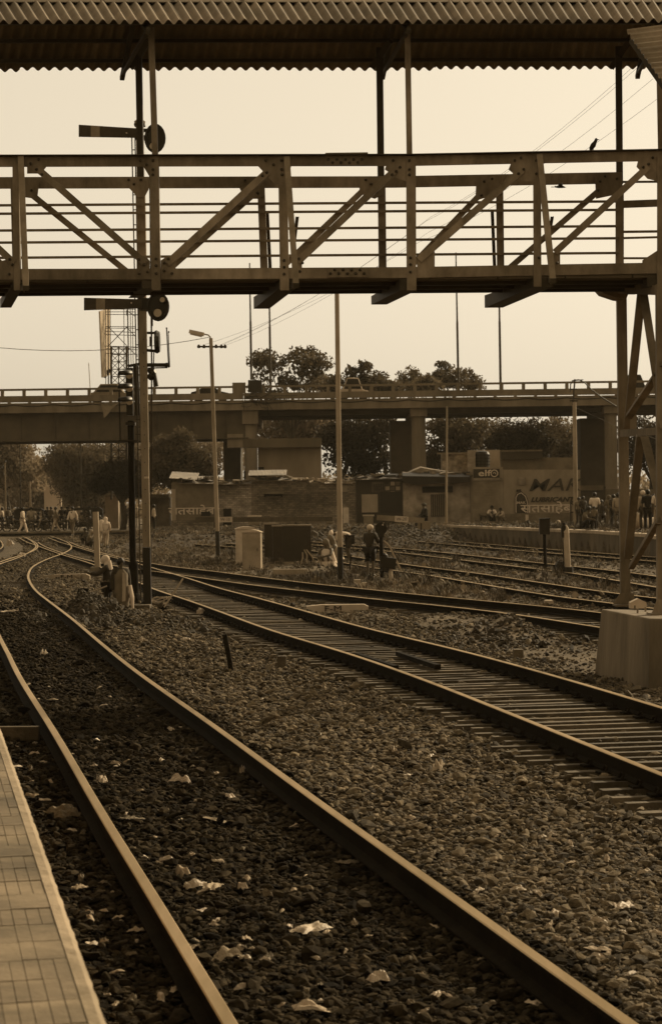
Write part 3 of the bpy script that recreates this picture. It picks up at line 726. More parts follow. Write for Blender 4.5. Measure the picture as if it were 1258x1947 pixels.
# trestle legs under the right end
FZ=.64
Lf=G(1189,1152,FZ); Ln=G(1256,1168,FZ)
def at_y(px,py,y): return W(px,py,y)
fy,ny_=Lf.y,Ln.y; my=(fy+ny_)/2
piece('trestle_leg', lambda m: m.angle(at_y(1181,545,fy),at_y(1189,1150,fy),.148,.12,Yd,flip=-1,both=True), m_leg)
piece('trestle_leg', lambda m: m.angle(at_y(1255,540,ny_),at_y(1257,1167,ny_),.12,.12,Yd,both=True), m_leg)
for a,ya,b,yb,wd in (((1192,815),fy,(1220,548),my,.12),((1221,548),my,(1262,815),ny_,.12),((1194,795),fy-.2,(1262,695),ny_,.10),((1193,1062),fy,(1217,830),my,.12),((1224,830),my,(1264,990),ny_,.12),((1199,1082),fy-.2,(1250,995),ny_,.08)):
    piece('trestle_brace', lambda m: m.angle(at_y(*a,ya-.07),at_y(*b,yb-.07),wd,.06,Yd), m_leg if wd==.12 else m_steel)
piece('trestle_beam', lambda m: m.angle(at_y(1178,824,fy-.09),at_y(1300,817,ny_-.09),.11,.1,Yd), m_leg)
piece('gusset_plate', lambda m: m.bar(at_y(1203,788,fy-.2),at_y(1203,820,fy-.2),.10,.012,Yd))
piece('gusset_plate', lambda m: m.prism([at_y(x,y,fy-.09) for x,y in ((1164,1149),(1178,1128),(1204,1128),(1207,1149))],(0,.012,0)))
piece('gusset_plate', lambda m: m.prism([at_y(x,y,ny_-.09) for x,y in ((1238,1166),(1248,1140),(1275,1140),(1285,1166))],(0,.012,0)))
piece('base_plate', lambda m: m.box(Vector((Lf.x,Lf.y,FZ+.012)),(.36,.42,.024)), m_leg)
piece('base_plate', lambda m: m.box(Vector((Ln.x,Ln.y,FZ+.012)),(.36,.42,.024)), m_leg)
piece('cap_beam', lambda m: m.prism([at_y(x,y,fy-.25) for x,y in ((1128,538),(1145,557),(1172,566),(1190,568),(1196,552),(1200,538))],(0,.5,0)), m_leg)
piece('cap_beam', lambda m: m.bar(at_y(1176,549,fy-.1),at_y(1260,552,ny_),.15,.14,(0,0,1)), m_leg)
# adjoining staircase roof, upper right
st=E('staircase_roof',W(1250,150,28.5),'corrugated sheet roof of the staircase, cut off by the right upper corner','roof')
A0=W(1190,58,29.0); B0=W(1262,160,28.2); A1=W(1480,20,30.2); B1=W(1560,135,29.2); ll=(B0-A0).length
for k in range(3):
    f0,f1=k/3,(k+1)/3+.02
    # corrugations run away from the serrated edge
    mb=MB(); n=24
    for i in range(n+1):
        f=f0+(f1-f0)*i/n; a=A0.lerp(B0,f); b=A1.lerp(B1,f); nn=(B0-A0).cross(A1-A0).normalized(); nn=nn if nn.y<0 else -nn
        o=nn*(.02*math.cos(2*math.pi*f*ll/.115)); mb.v+= [a+o,b+o,a+o-nn*.008,b+o-nn*.008]
    for i in range(n): q=i*4; mb.f+=[(q,q+4,q+5,q+1),(q+2,q+3,q+7,q+6),(q,q+2,q+6,q+4)]; mb.mi+=[0]*3
    mb.build('roof_sheet',m_sheet,st)
mb=MB(); mb.bar(A0+Vector((.1,.15,-.1)),B0+Vector((.1,.15,-.1)),.08,.08,(0,0,1)); mb.bar(A1+Vector((0,.15,-.1)),B1+Vector((0,.15,-.1)),.08,.08,(0,0,1)); mb.build('rafter',m_steel_dk,st)
mb=MB(); mb.bar(W(1300,110,28.9),W(1300,1100,28.9),.12,.12,Yd); mb.build('roof_post',m_steel_dk,st)
# concrete footing
m_foot=M('footing_concrete',.24,.12,scale=2.4,bump=.6,stain=.5,stretch=(1,1,.25))
A=G(1142,1158,FZ);B=G(1234,1176,FZ);D=G(1300,1161,FZ);C=B+(D-A)+Vector((.3,0,0))
zb=-.42; ctr=(A+B+C+D)/4
def low(p,s): q=ctr+(p-ctr)*s; return Vector((q.x,q.y,zb))
mb=MB(); mb.add([low(A,1.12),low(B,1.08),low(C,1.08),low(D,1.12),A,B,C,D],[(0,1,2,3)[::-1],(4,5,6,7),(0,1,5,4),(1,2,6,5),(2,3,7,6),(3,0,4,7)])
ft=mb.build('concrete_footing',m_foot,bevel=.02); tag(ft,'pale tapered concrete block carrying the legs of the footbridge at the right edge','concrete block')
# anchor bolts, small capstone lying on the footing
cs=MB(); p=G(1213,1157,FZ); cs.prism([p+Vector(v) for v in ((-.12,0,0),(.12,0,0),(.12,0,.09),(.0,0,.15),(-.12,0,.09))],(0,.2,0)); tag(cs.build('stone_block',m_white),'small pale gabled stone resting on top of the concrete footing','stone')
for x,y in ((1206,1160),(1226,1163),(1211,1166)):
    piece('anchor_bolt', lambda m: m.tube([G(x,y,FZ),G(x,y,FZ)+Vector((0,0,.07))],.015,6), m_steel)
# birds
def bird(loc,label,s=1,fly=False,rz=0):
    b=MB(); 
    if not fly:
        b.tube([(0,.05,.0),(0,.035,.05),(0,0,.10),(0,-.03,.145),(0,-.045,.175)],[.012,.035,.045,.030,.024],8); b.sphere((0,-.05,.185),.027,8,6)
        t=MB(); t.prism([(-.012,.04,.04),(.012,.04,.04),(.018,.10,-.06),(-.018,.10,-.06)],(0,.008,.004))
        k=MB(); k.tube([(0,-.07,.187),(0,-.105,.18)],[.009,.002],6)
        l=MB(); l.tube([(-.012,0,.07),(-.014,0,-.01)],.004,5); l.tube([(.012,0,.07),(.014,0,-.01)],.004,5)
    else:
        b.tube([(-.12,0,0),(-.05,0,.01),(.03,0,.012),(.09,0,0)],[.008,.03,.03,.012],8)
        t=MB(); t.prism([(-.12,-.02,0),(-.12,.02,0),(-.2,.03,0),(-.2,-.03,0)],(0,0,.006))
        k=MB(); k.tube([(.09,0,0),(.12,0,0)],[.008,.002],6)
        l=MB(); l.prism([(.04,0,.01),(-.05,0,.01),(-.09,-.16,.05),(-.05,-.26,.03),(0,-.17,.06)],(0,0,.006)); l.prism([(.04,0,.01),(-.05,0,.01),(-.09,.16,.05),(-.05,.26,.03),(0,.17,.06)],(0,0,.006))
    e=E('bird',loc,label,'bird',rz=rz); e.scale=(s,)*3
    for nm,x in (('body',b),('tail',t),('beak',k),('wings' if fly else 'legs',l)): x.build(nm,m_black,e,world=False,smooth=True)
bird(N_(1127,288,.05)+Vector((0,0,.0)),'small dark bird perched on the top chord of the footbridge',.9,rz=R(70))
bird(W(1065,356,24),'dark bird flying between the railings of the footbridge',.55,True,rz=R(8))
# ============================================================= signals, poles and yard furniture
def base_pt(px,py,z=None):
    if z is not None: return G(px,py,z)
    z=-.25
    for _ in range(10):
        p=G(px,py,z); z=.5*z+.5*float(ground_z([p.x],[p.y],False)[0])
    return G(px,py,z)
m_postw=M('weathered_white_post',.26,.17,scale=5,bump=.15,stain=.4,stretch=(1,1,.3))
m_postbr=M('pale_post',.36,.24,scale=5,bump=.1,stain=.3,stretch=(1,1,.3))
m_glass=M('signal_glass',.35,.3,rough=.15,bump=0,spec=.5)
m_arm=M('signal_arm_paint',.055,.04,scale=8,bump=.05)
m_stripe=M('signal_stripe',.22,.17,scale=8,bump=.05)
def child(name,parent,mat,fn,smooth=False,kind=None):
    m=MB(); fn(m); o=m.build(name,mat,parent,smooth=smooth)
    if kind: o['kind']=kind
    return o
# --- semaphore signal
S0=base_pt(281,1172,-.45); SY=S0.y
def S(x,y,dy=0): return W(x,y,SY+dy)
sem=E('semaphore_signal',S0,'tall lattice-free semaphore signal post with two arms held level, black at its foot','railway signal')
sem['label']='tall semaphore signal post with two level arms and a black painted foot'
def sq(m,a,b,w): m.bar(a,b,w,w,Yd)
child('post',sem,m_postw,lambda m:sq(m,S(266,238),S(279,1040),.18))
child('post_foot',sem,m_black,lambda m:sq(m,S(279,1041),S(281.5,1175),.19))
child('finial',sem,m_postw,lambda m:m.tube([S(266,238),S(266,231),S(266,227),S(266,222),S(266,212)],[.13,.14,.07,.05,.005],10),True)
child('cap',sem,m_steel_dk,lambda m:m.bar(S(266,240),S(266,236),.26,.26,Yd))
def arm(x0,y0t,y0b,x1,y1t,y1b,lx,hole):
    dy=-.18
    mk=lambda xa,xb:[S(x,y0t+(y1t-y0t)*(x-x0)/(x1-x0),dy) for x in (xa,xb)]+[S(x,y0b+(y1b-y0b)*(x-x0)/(x1-x0),dy) for x in (xb,xa)]
    a=child('signal_arm',sem,m_arm,lambda m:m.prism(mk(x0,x1),(0,.03,0)))
    child('white_stripe',a,m_stripe,lambda m:m.prism([p+Vector((0,-.004,0)) for p in mk(x0+23,x0+40)],(0,.038,0)))
    child('arm_bolt',a,m_white,lambda m:m.sphere(S(*hole,dy-.01),.022,6,4))
arm(150,237,260,262,244,262,0,(241,253)); arm(160,566,590,270,569,586,0,(250,576))
def spectacle(cx,cy,rx,ry,lenses):
    n=26; outer=[]; 
    for k in range(n):
        a=2*math.pi*k/n; outer.append((cx+rx*math.cos(a)*(1.0 if math.sin(a)<0 else .95),cy+ry*math.sin(a)))
    sp=child('spectacle',sem,m_black,lambda m:(m.prism([S(x,y,-.14) for x,y in outer],(0,.05,0)),m.tube([S(cx+rx*.95*math.cos(2*math.pi*k/20),cy+ry*.95*math.sin(2*math.pi*k/20),-.16) for k in range(21)],.035,6)))
    for (lx,ly,lr) in lenses:
        c=S(lx,ly,-.15); child('lens',sp,m_glass,lambda m:(m.tube([c,c+Vector((0,-.03,0))],lr/79,14)))
        child('lens_rim',sp,m_black,lambda m:m.tube([c+Vector((math.cos(a)*lr/79,-.03,math.sin(a)*lr/79)) for a in [2*math.pi*k/14 for k in range(15)]],.022,6))
spectacle(295,263,19,27,[(291,278,8)]); spectacle(301,583,20,27,[(300,595,9.5),(309,570,6.5)])
child('bracket',sem,m_black,lambda m:(m.bar(S(258,262),S(285,262),.10,.2,Yd),m.bar(S(262,578),S(295,578),.28,.2,Yd),m.bar(S(258,248),S(285,248),.06,.2,Yd)))
child('lamp',sem,m_black,lambda m:(m.tube([S(304,650,-.1)+Vector((-.12,0,0)),S(304,650,-.1)+Vector((-.07,0,0)),S(304,650,-.1)+Vector((0,0,0))],[.27,.29,.25],14),m.bar(S(280,633),S(300,633),.06,.05,Yd),m.bar(S(280,666),S(300,668),.07,.05,Yd)))
child('wire_rod',sem,m_steel_dk,lambda m:(m.tube([S(289,605),S(289,655)],.012,5),m.tube([S(289,605),S(289,620)],.03,5),m.tube([S(287,640),S(287,658)],.035,5),m.tube([S(293,668),S(292,700)],.015,5)),kind=None)
child('equaliser_arm',sem,m_black,lambda m:(m.bar(S(279,694),S(315,694),.09,.06,Yd),m.bar(S(279,700),S(319,699),.03,.03,Yd),m.tube([S(321,699),S(317,625)],.016,5),m.tube([S(323,698),S(320,632)],.012,5),m.sphere(S(317,694),.06,8,6),m.sphere(S(317,624),.025,6,4),m.sphere(S(321,631),.025,6,4)))
child('balance_weight',sem,m_black,lambda m:(m.tube([S(285,700),S(292,712)],.09,8),m.tube([S(293,706),S(297,735)],[.045,.065],8),m.sphere(S(288,716),.1,8,6)))
child('step_bolts',sem,m_black,lambda m:[m.sphere(S(272+.0117*(y-560),y,-.1),.014,5,4) for y in range(645,1020,26)],kind='stuff')
child('band',sem,m_white,lambda m:m.bar(S(275,908,0),S(283.5,908,0),.05,.21,Yd))
child('band',sem,m_steel_dk,lambda m:m.bar(S(268,590,0),S(281,590,0),.05,.21,Yd))
for x0,x1 in ((288,289),(289.5,291)):
    child('down_rod',sem,m_steel_dk,lambda m:m.tube([S(x0-4,300,.1),S(x0,700,.1),S(x1-4,1150,.1)],.010,5))
lad=child('ladder',sem,m_steel_dk,lambda m:(m.bar(S(251,262,.5),S(268,1140,.5),.03,.02,Yd),m.bar(S(257,262,.5),S(275,1140,.5),.03,.02,Yd)))
for k in range(30): y=285+k*28.5; child('rung',lad,m_steel_dk,lambda m:m.bar(S(251+17*(y-262)/878,y,.5),S(257+18*(y-262)/878,y,.5),.022,.022,Yd))
# --- colour light signal
C0=base_pt(254,1148); CY_=C0.y
def S2(x,y,dy=0): return W(x,y,CY_+dy)
cl=E('colour_light_signal',C0,'dark three hood colour light signal on a round post beside the semaphore post','railway signal')
child('post',cl,m_rust,lambda m:m.tube([S2(249,800),S2(253,1075)],.085,12),True)
child('post_sleeve',cl,m_rust,lambda m:m.tube([S2(254,1068),S2(254,1074),S2(255,1132)],[.10,.125,.125],12),True)
child('flange',cl,m_rust,lambda m:m.tube([S2(255,1128),S2(255,1140),S2(255,1146)],[.13,.24,.26],12))
child('signal_head',cl,m_black,lambda m:(m.bar(S2(247,700),S2(248,790),.17,.3,Yd),m.bar(S2(244,696),S2(266,692),.05,.3,Yd)))
child('signal_head',cl,m_steel_dk,lambda m:m.bar(S2(259,696,.25),S2(262,790,.25),.13,.1,Yd))
for y in (712,737,762):
    hd=MB(); n=9
    # hood: open half-cone projecting left towards the approaching track
    c=S2(250,y+1,-.18)
    for i,(l,r) in enumerate(((0,.17),(.16,.16),(.32,.13))):
        for k in range(n+1):
            a=math.pi*(.08+.84*k/n) ; hd.v.append(c+Vector((-l*.85,-.28-l*.5+0*math.cos(a),0))+Vector((0.45*r*math.cos(a)+.0,r*math.cos(a)*-.9,r*math.sin(a)-.05)))
    for i in range(2):
        for k in range(n): a_=i*(n+1)+k; hd.f.append((a_,a_+1,a_+n+2,a_+n+1)); hd.mi.append(0)
    o=hd.build('hood',m_black,cl,smooth=True); s_=o.modifiers.new('t','SOLIDIFY'); s_.thickness=.02
    child('lens',cl,m_glass,lambda m:m.tube([S2(247,y+2,-.16),S2(246,y+2,-.2)],.085,12))
child('cage_rod',cl,m_black,lambda m:(m.tube([S2(227,745),S2(229,838)],.02,5),m.bar(S2(227,838),S2(262,839),.05,.3,Yd)))
child('ladder',cl,m_steel_dk,lambda m:[m.bar(S2(258,y,.3),S2(272,y,.3),.025,.02,Yd) for y in range(700,850,14)],kind=None)
child('cap',cl,m_black,lambda m:m.bar(S2(240,806),S2(258,806),.08,.3,Yd))
cb_=MB(); q=base_pt(262,1158); cb_.box(q+Vector((.05,0,-.07)),(.55,.55,.36)); tag(cb_.build('concrete_block',m_conc_dk,bevel=.02),'square concrete block under the colour light signal','concrete block')
# --- generic poles
def pole(name,label,cat,top,bot,z,r0,r1,mat,foot=None,parts=None,footmat=None,sq_=False):
    b=base_pt(*bot,z) if z is not None else base_pt(*bot); Y=b.y
    T=lambda x,y,dy=0: W(x,y,Y+dy)
    e=E(name,b,label,cat)
    pts=[T(*top),T(*bot)] if not foot else [T(*top),T(top[0]+(bot[0]-top[0])*(foot-top[1])/(bot[1]-top[1]),foot)]
    rm=r1 if not foot else r0+(r1-r0)*(foot-top[1])/(bot[1]-top[1])
    child('shaft',e,mat,lambda m:m.tube(pts,[r0,rm],10),True)
    if foot: child('painted_foot',e,footmat or m_black,lambda m:m.tube([pts[1],T(*bot)-Vector((0,0,.1))],[rm+.004,r1+.004],10),True)
    if parts: parts(e,T)
    return e
pole('steel_pole','tall pale pole with black foot standing in the middle of the yard','pole',(640,535),(647,1106),None,.078,.095,m_postbr,1040)
def lampparts(e,T):
    child('lamp_arm',e,m_postbr,lambda m:m.tube([T(401,650),T(400,641),T(396,637),T(386,635)],.035,6))
    child('lamp_head',e,m_white,lambda m:(m.bar(T(360,630),T(388,636),.16,.25,Yd),m.bar(T(362,634),T(384,639),.10,.2,Yd)))
    child('crossarm',e,m_steel_dk,lambda m:m.bar(T(376,659),T(430,659.5),.08,.06,Yd))
    for x in (378,388,411,421,428): child('insulator',e,m_steel_dk,lambda m:m.tube([T(x,662),T(x,659),T(x,655)],[.06,.09,.04],6))
pole('street_lamp','tubular lamp post with a sloping lamp head and a short crossarm','street lamp',(401,643),(415,1060),None,.085,.10,m_postbr,1010,lampparts)
pole('thin_pole','very thin bamboo-like pole rising behind the white marker post','pole',(169,690),(186,985),.5,.05,.07,m_postbr)
e=pole('dark_pipe','short dark pole standing behind the white relay cabinets','pole',(465,895),(468,1006),.4,.07,.08,m_rust)
pole('thin_pole','thin pale pole in front of the peeling plaster hut','pole',(849,773),(848,998),.78,.06,.08,m_postbr)
def pyl(e,T):
    child('cable_loop',e,m_steel_dk,lambda m:m.tube([T(1083,745),T(1084,730),T(1090,723),T(1100,722),T(1110,727),T(1125,742),T(1150,760),T(1175,775)],.035,5))
    child('crossarm',e,m_steel_dk,lambda m:(m.bar(T(1082,762),T(1098,762),.08,.06,Yd),m.bar(T(1084,740),T(1096,740),.06,.06,Yd),m.tube([T(1088,770),T(1092,721)],.05,6)))
    child('crossarm',e,m_steel_dk,lambda m:m.bar(T(1086,724),T(1108,722),.05,.05,Yd))
pole('electric_pole','grey electricity pole with looped cable rising above the painted advertisement wall','pole',(1091,765),(1094,1000),.78,.11,.14,m_postbr,None,pyl)
# --- white marker post and its plinth
mp_=base_pt(185,1090); e=E('marker_post',mp_,'white square marker post on a concrete plinth left of the digging workers','post')
T=lambda x,y,dy=0: W(x,y,mp_.y+dy)
child('post',e,m_postbr,lambda m:sq(m,T(182,973),T(186,1080),.20)); child('plinth',e,m_conc,lambda m:m.bar(T(186,1078),T(186,1112),.48,.5,Yd))
# --- white relay cabinets
def cabinet(px0,px1,ytop,ybot,depth,label,mat,roofmat,ang=0,curve=True,name='relay_cabinet'):
    b=base_pt((px0+px1)/2,ybot); Y=b.y; wdt=(px1-px0)/4000*Y; h=(ybot-ytop)/4000*Y
    e=E(name,b,label,'cabinet',rz=ang)
    m=MB(); m.box((0,depth/2,h/2-.06),(wdt,depth,h-.12)); m.build('body',mat,e,world=False,bevel=.01)
    m=MB(); n=8
    if curve:
        pf=[((k/n-.5)*(wdt+.08),h-.12+.10*(1-(2*k/n-1)**2)) for k in range(n+1)]
        m.prism([(x,-.04,z) for x,z in [(-wdt/2-.04,h-.13)]+pf+[(wdt/2+.04,h-.13)]],(0,depth+.08,0))
    else: m.box((0,depth/2,h-.09),(wdt+.06,depth+.08,.06))
    m.build('roof',roofmat,e,world=False)
    m=MB(); m.box((0,-.008,h/2-.08),(wdt*.86,.016,h*.82)); d=m.build('door',mat,e,world=False,bevel=.004)
    m=MB(); m.box((wdt*.33,-.03,h*.5),(.025,.03,.12)); m.build('handle',m_steel_dk,d,world=False)
    m=MB(); m.box((0,depth/2,-.02),(wdt+.06,depth+.06,.14)); m.build('plinth',m_conc,e,world=False)
    return e
cabinet(449,487,1000,1074,.55,'white relay cabinet standing behind and left of its twin','' or m_white,m_white,R(4))
cabinet(461,496,1006,1084,.62,'tan painted relay cabinet in front of the white one',M('tan_paint',.36,.26,scale=3,bump=.1),m_white,R(-4))
mdk=M('dark_brown_paint',.03,.02,rough=.45,scale=4,bump=.05)
cabinet(503,530,992,1067,.6,'dark equipment cabinet with pale lid, leftmost of three',mdk,m_stripe,R(2),False)
cabinet(519,545,996,1069,.6,'narrow dark equipment cabinet, middle one of three',mdk,m_stripe,R(2),False)
cabinet(538,592,995,1070,.7,'widest dark equipment cabinet, rightmost of three with tan lid',mdk,m_stripe,R(1),False)
# small boxes on legs
def legbox(px0,px1,y0,y1,yb,label):
    b=base_pt((px0+px1)/2,yb); T=lambda x,y,dy=0: W(x,y,b.y+dy); s=b.y/4000; e=E('junction_box',b,label,'junction box')
    child('body',e,m_stripe,lambda m:m.bar(T((px0+px1)/2,y0+4),T((px0+px1)/2,y1),(px1-px0)*s,.3,Yd)); child('lid',e,m_white,lambda m:m.bar(T(px0-2,y0+2),T(px1+2,y0+2),3*s,.36,Yd))
    for x in (px0+3,px1-3): child('leg',e,m_steel_dk,lambda m:m.bar(T(x,y1),T(x,yb),.06,.06,Yd))
legbox(691,709,978,999,1009,'small pale junction box on two legs left of the number board')
legbox(473,495,979,998,1010,'small pale junction box with flat lid behind the white relay cabinets')
# long boards with numbers
m_ink=M('black_lettering',.02,.015,bump=0)
def board(x0,y0,x1,y1,Y,hpx,legs,label,col,plate=None,txt=None,z=None):
    T=lambda x,y,dy=0: W(x,y,Y+dy); s=Y/4000; e=E('number_board',T((x0+x1)/2,y0+20),label,'sign board')
    child('beam',e,col,lambda m:m.bar(T(x0,y0),T(x1,y1),hpx*s,.12,Yd))
    for lx,ly in legs: child('leg',e,m_steel_dk,lambda m:m.bar(T(lx,y0+hpx/2),T(lx,ly),.10,.09,Yd))
    if plate:
        f=(plate[0]+plate[1])/2; yy=y0+(y1-y0)*(f-x0)/(x1-x0)
        child('number_plate',e,m_white,lambda m:m.bar(T(plate[0],y0+(y1-y0)*(plate[0]-x0)/(x1-x0),-.07),T(plate[1],y0+(y1-y0)*(plate[1]-x0)/(x1-x0),-.07),(hpx+1)*s,.02,Yd))
        text_obj(txt,'lettering',m_ink,e,T(f,yy,-.085),hpx*.62*s,rot=(R(90),ROLL*0,0))
    return e
board(372,988,632,987,125,9,((408,1003),(562,1010)),'long low board lettered W-10 in front of the brick huts',M('board_brown',.09,.05,scale=3),(415,442),'W-10')
board(716,984,806,990,118,10,((738,1006),(800,1008)),'long board lettered W-20 on two short legs',m_stripe,(750,776),'W-20')
# fouling mark sleepers lettered F-M
def fmark(px0,px1,y0,y1,ztop,txtx,label,th):
    b=base_pt((px0+px1)/2,y1); T=lambda x,y,dy=0: W(x,y,b.y+dy); s=b.y/4000; h=(y1-y0)*s
    e=E('fouling_mark',b,label,'marker')
    pts=[(px0,y1+3),(px0+2,y0+4),((px0+px1)/2-30*th,y0+1),(px1-8,y0),(px1,y0+4),(px1,y1+3)]
    child('beam',e,m_white if th==1 else m_postbr,lambda m:m.prism([T(x,y) for x,y in pts],(0,.24,0)))
    text_obj('F-M','lettering',m_ink,e,T(txtx,(y0+y1)/2,-.012),(y1-y0)*.62*s,sx=1.5)
fmark(580,700,1149,1166,0,633,'white concrete fouling mark lettered F-M between the diverging tracks',1)
fmark(80,171,1091,1103,0,127,'tan concrete fouling mark lettered F-M left of the marker post',.6)
# --- stakes, stumps and blocks standing in the yard
def block(name,label,cat,px,pyt,pyb,wpx,mat,dep=.2,lean=0,z=None,bev=.01,parts=None):
    b=base_pt(px,pyb,z); s=b.y/4000; m=MB(); m.bar(W(px+lean,pyt,b.y),W(px,pyb,b.y)-Vector((0,0,.1)),wpx*s,dep,Yd); o=m.build(name,mat,bevel=bev); return tag(o,label,cat)
block('rail_stake','dark leaning rail offcut driven into the ballast between the tracks','stake',443,1206,1281,9,m_rust,.06,-16)
block('timber_stump','pair of short dark timber stumps in the ballast beside the exposed track','stump',536,1247,1272,17,m_wood,.16)
block('timber_stump','small dark timber stump on the dirt beyond the exposed track','stump',984,1234,1254,19,m_wood,.2)
block('kilometre_stone','pale square stone near the foot of the tall middle pole','stone block',679,1102,1116,13,m_postbr,.3)
block('kilometre_stone','smaller pale square stone just right of its neighbour','stone block',692,1107,1117,10,m_postbr,.25)
block('marker_stone','whitewashed marker stone beside the track near the footing','stone block',1042,1141,1151,15,m_white,.3)
block('marker_stone','narrow white marker stone at the edge of the far platform','stone block',1001,979,997,5,m_white,.2,z=PZ)
block('timber_plank','weathered plank end lying left of the nearest rail','plank',30,1381,1390,90,m_wood,.09,z=-.1)
lb=block('timber_plank','pale plank lying on the ground by the dark cabinets','plank',552,1082,1087,66,m_postbr,.25)
# little framed board
b=base_pt(788,1122); e=E('name_board',b,'small tilted sign frame near the ground in the middle of the yard','sign board'); T=lambda x,y,dy=0: W(x,y,b.y+dy)
child('plate',e,m_steel_dk,lambda m:m.prism([T(779,1109),T(796,1106),T(798,1117),T(781,1121)],(0,.04,0))); child('frame',e,m_stripe,lambda m:(m.bar(T(779,1108),T(796,1105),.04,.05,Yd,off=(0,-.03,0)),m.bar(T(770,1113),T(770,1126),.05,.05,Yd),m.bar(T(779,1108),T(781,1121),.03,.05,Yd,off=(0,-.03,0)),m.bar(T(796,1106),T(798,1117),.03,.05,Yd,off=(0,-.03,0))))
for px,py in ((880,1122),(1093,1137),(805,1080)):
    b=base_pt(px,py+4); T=lambda x,y,dy=0: W(x,y,b.y+dy)
    e=E('point_indicator',b,{880:'small flower-shaped wire guide on a peg near the short stump track',1093:'small wire guide on a peg by the white marker stone',805:'small wire guide on a peg behind the tilted sign frame'}[px],'wire guide')
    child('peg',e,m_postbr,lambda m:m.bar(T(px,py-10),T(px,py+4),.05,.05,Yd)); child('pulley',e,m_postbr,lambda m:(m.tube([T(px,py-6,-.04),T(px,py-6,.04)],.08,8),m.bar(T(px-5,py-3),T(px+5,py-4),.04,.05,Yd)))
# --- ground signals on the right
b=base_pt(1036,1080); T=lambda x,y,dy=0: W(x,y,b.y+dy); e=E('shunt_signal',b,'dark boxy shunting signal on a short round post','railway signal')
child('post',e,m_rust,lambda m:m.tube([T(1034,1012),T(1036,1080)],.06,8)); child('signal_head',e,m_black,lambda m:(m.bar(T(1034,987),T(1034,1016),.36,.3,Yd),m.bar(T(1024,987),T(1044,986),.05,.4,Yd)))
child('concrete_base',e,m_conc,lambda m:m.bar(T(1028,1080),T(1028,1093),.85,.6,Yd))
b=base_pt(1076,1096); T=lambda x,y,dy=0: W(x,y,b.y+dy); e=E('point_lever',b,'white round post with black fittings and weights at its foot','signal post')
child('post',e,m_white,lambda m:m.tube([T(1075,1012),T(1079,1085)],.10,10),True); child('cap',e,m_white,lambda m:m.tube([T(1075,1013),T(1076,1004),T(1075,998)],[.11,.07,.02],8))
child('signal_head',e,m_black,lambda m:(m.bar(T(1070,1000),T(1070,1022),.14,.14,Yd),m.tube([T(1070,1000),T(1071,994)],.05,6)))
child('weight',e,m_black,lambda m:(m.tube([T(1064,1067),T(1063,1074),T(1063,1090)],[.09,.15,.15],8),m.tube([T(1079,1078),T(1079,1100)],.17,8),m.tube([T(1063,1092),T(1078,1096)],.1,8)))
child('rod',e,m_black,lambda m:m.tube([T(1070,1020),T(1071,1080)],.02,5))
# --- disc signal and machine beside the man in dark clothes
b=base_pt(733,1106); T=lambda x,y,dy=0: W(x,y,b.y+dy); e=E('disc_signal',b,'black disc ground signal and point machine the dark-clothed man leans on','railway signal')
child('post',e,m_rust,lambda m:m.tube([T(724,1020),T(726,1098)],.06,8)); child('disc',e,m_black,lambda m:(m.tube([T(724,1005,-.02),T(724,1005,.05)],.20,16),m.bar(T(724,1003),T(724,1022),.2,.1,Yd)))
child('top_spike',e,m_white,lambda m:m.tube([T(727,999),T(729,993)],[.04,.01],6))
child('machine',e,m_black,lambda m:(m.bar(T(722,1068),T(752,1072),.35,.3,Yd),m.tube([T(732,1055),T(732,1085)],[.08,.16],8),m.tube([T(731,1060),T(731,1055),T(731,1052)],[.09,.09,.03],8)))
child('white_cap_pillar',e,m_white,lambda m:(m.tube([T(741,1068),T(743,1106)],[.08,.06],8),m.tube([T(741,1068),T(741,1065)],[.12,.09],8)))
b=base_pt(763,1087); m=MB(); m.tube([b,W(740,1038,b.y),W(729,1028,b.y)],.035,6); tag(m.build('wooden_prop',m_postbr),'bent wooden rod leaning against the black disc signal','rod')
b=base_pt(664,1084); m=MB(); m.tube([b-Vector((0,0,.1)),W(667,1054,b.y)],.03,6); tag(m.build('crowbar',m_rust),'dark crowbar standing upright beside the workers','crowbar')
# shovel leaning at the digging place
b=base_pt(308,1157,-.2); e=E('shovel',b,'long handled shovel leaning by the pit right of the semaphore post','shovel'); T=lambda x,y,dy=0: W(x,y,b.y+dy)
child('handle',e,m_postbr,lambda m:m.tube([T(348,1100,.3),T(312,1155)],.022,6)); child('blade',e,m_rust,lambda m:m.prism([T(312,1150),T(318,1155),T(310,1168),T(303,1160)],(0,.03,0)))
# coil of cable
c=base_pt(301,1152); m=MB(); rr=random.Random(2)
for k in range(4):
    r=.16+.05*k; m.tube([c+Vector((r*math.cos(a)+.02*k,.5*r*math.sin(a),.12+.09*math.sin(a+k)+.02*rr.random())) for a in [2*math.pi*j/14 for j in range(15)]],.013,5)
tag(m.build('cable_coil',m_white),'loose coil of pale cable lying beside the black signal foot','cable')
m=MB()
for k,(x0,y0,x1,y1) in enumerate(((578,1045,583,1072),(582,1045,600,1080),(575,1050,570,1078))):
    p=base_pt(x1,y1); m.tube([W(x0,y0,p.y),W((x0+x1)/2+3,(y0+y1)/2-3,p.y),p],.03,5)
tag(m.build('cable_bundle',m_postbr),'stiff cables bending out of the widest dark cabinet to the ground','cable')
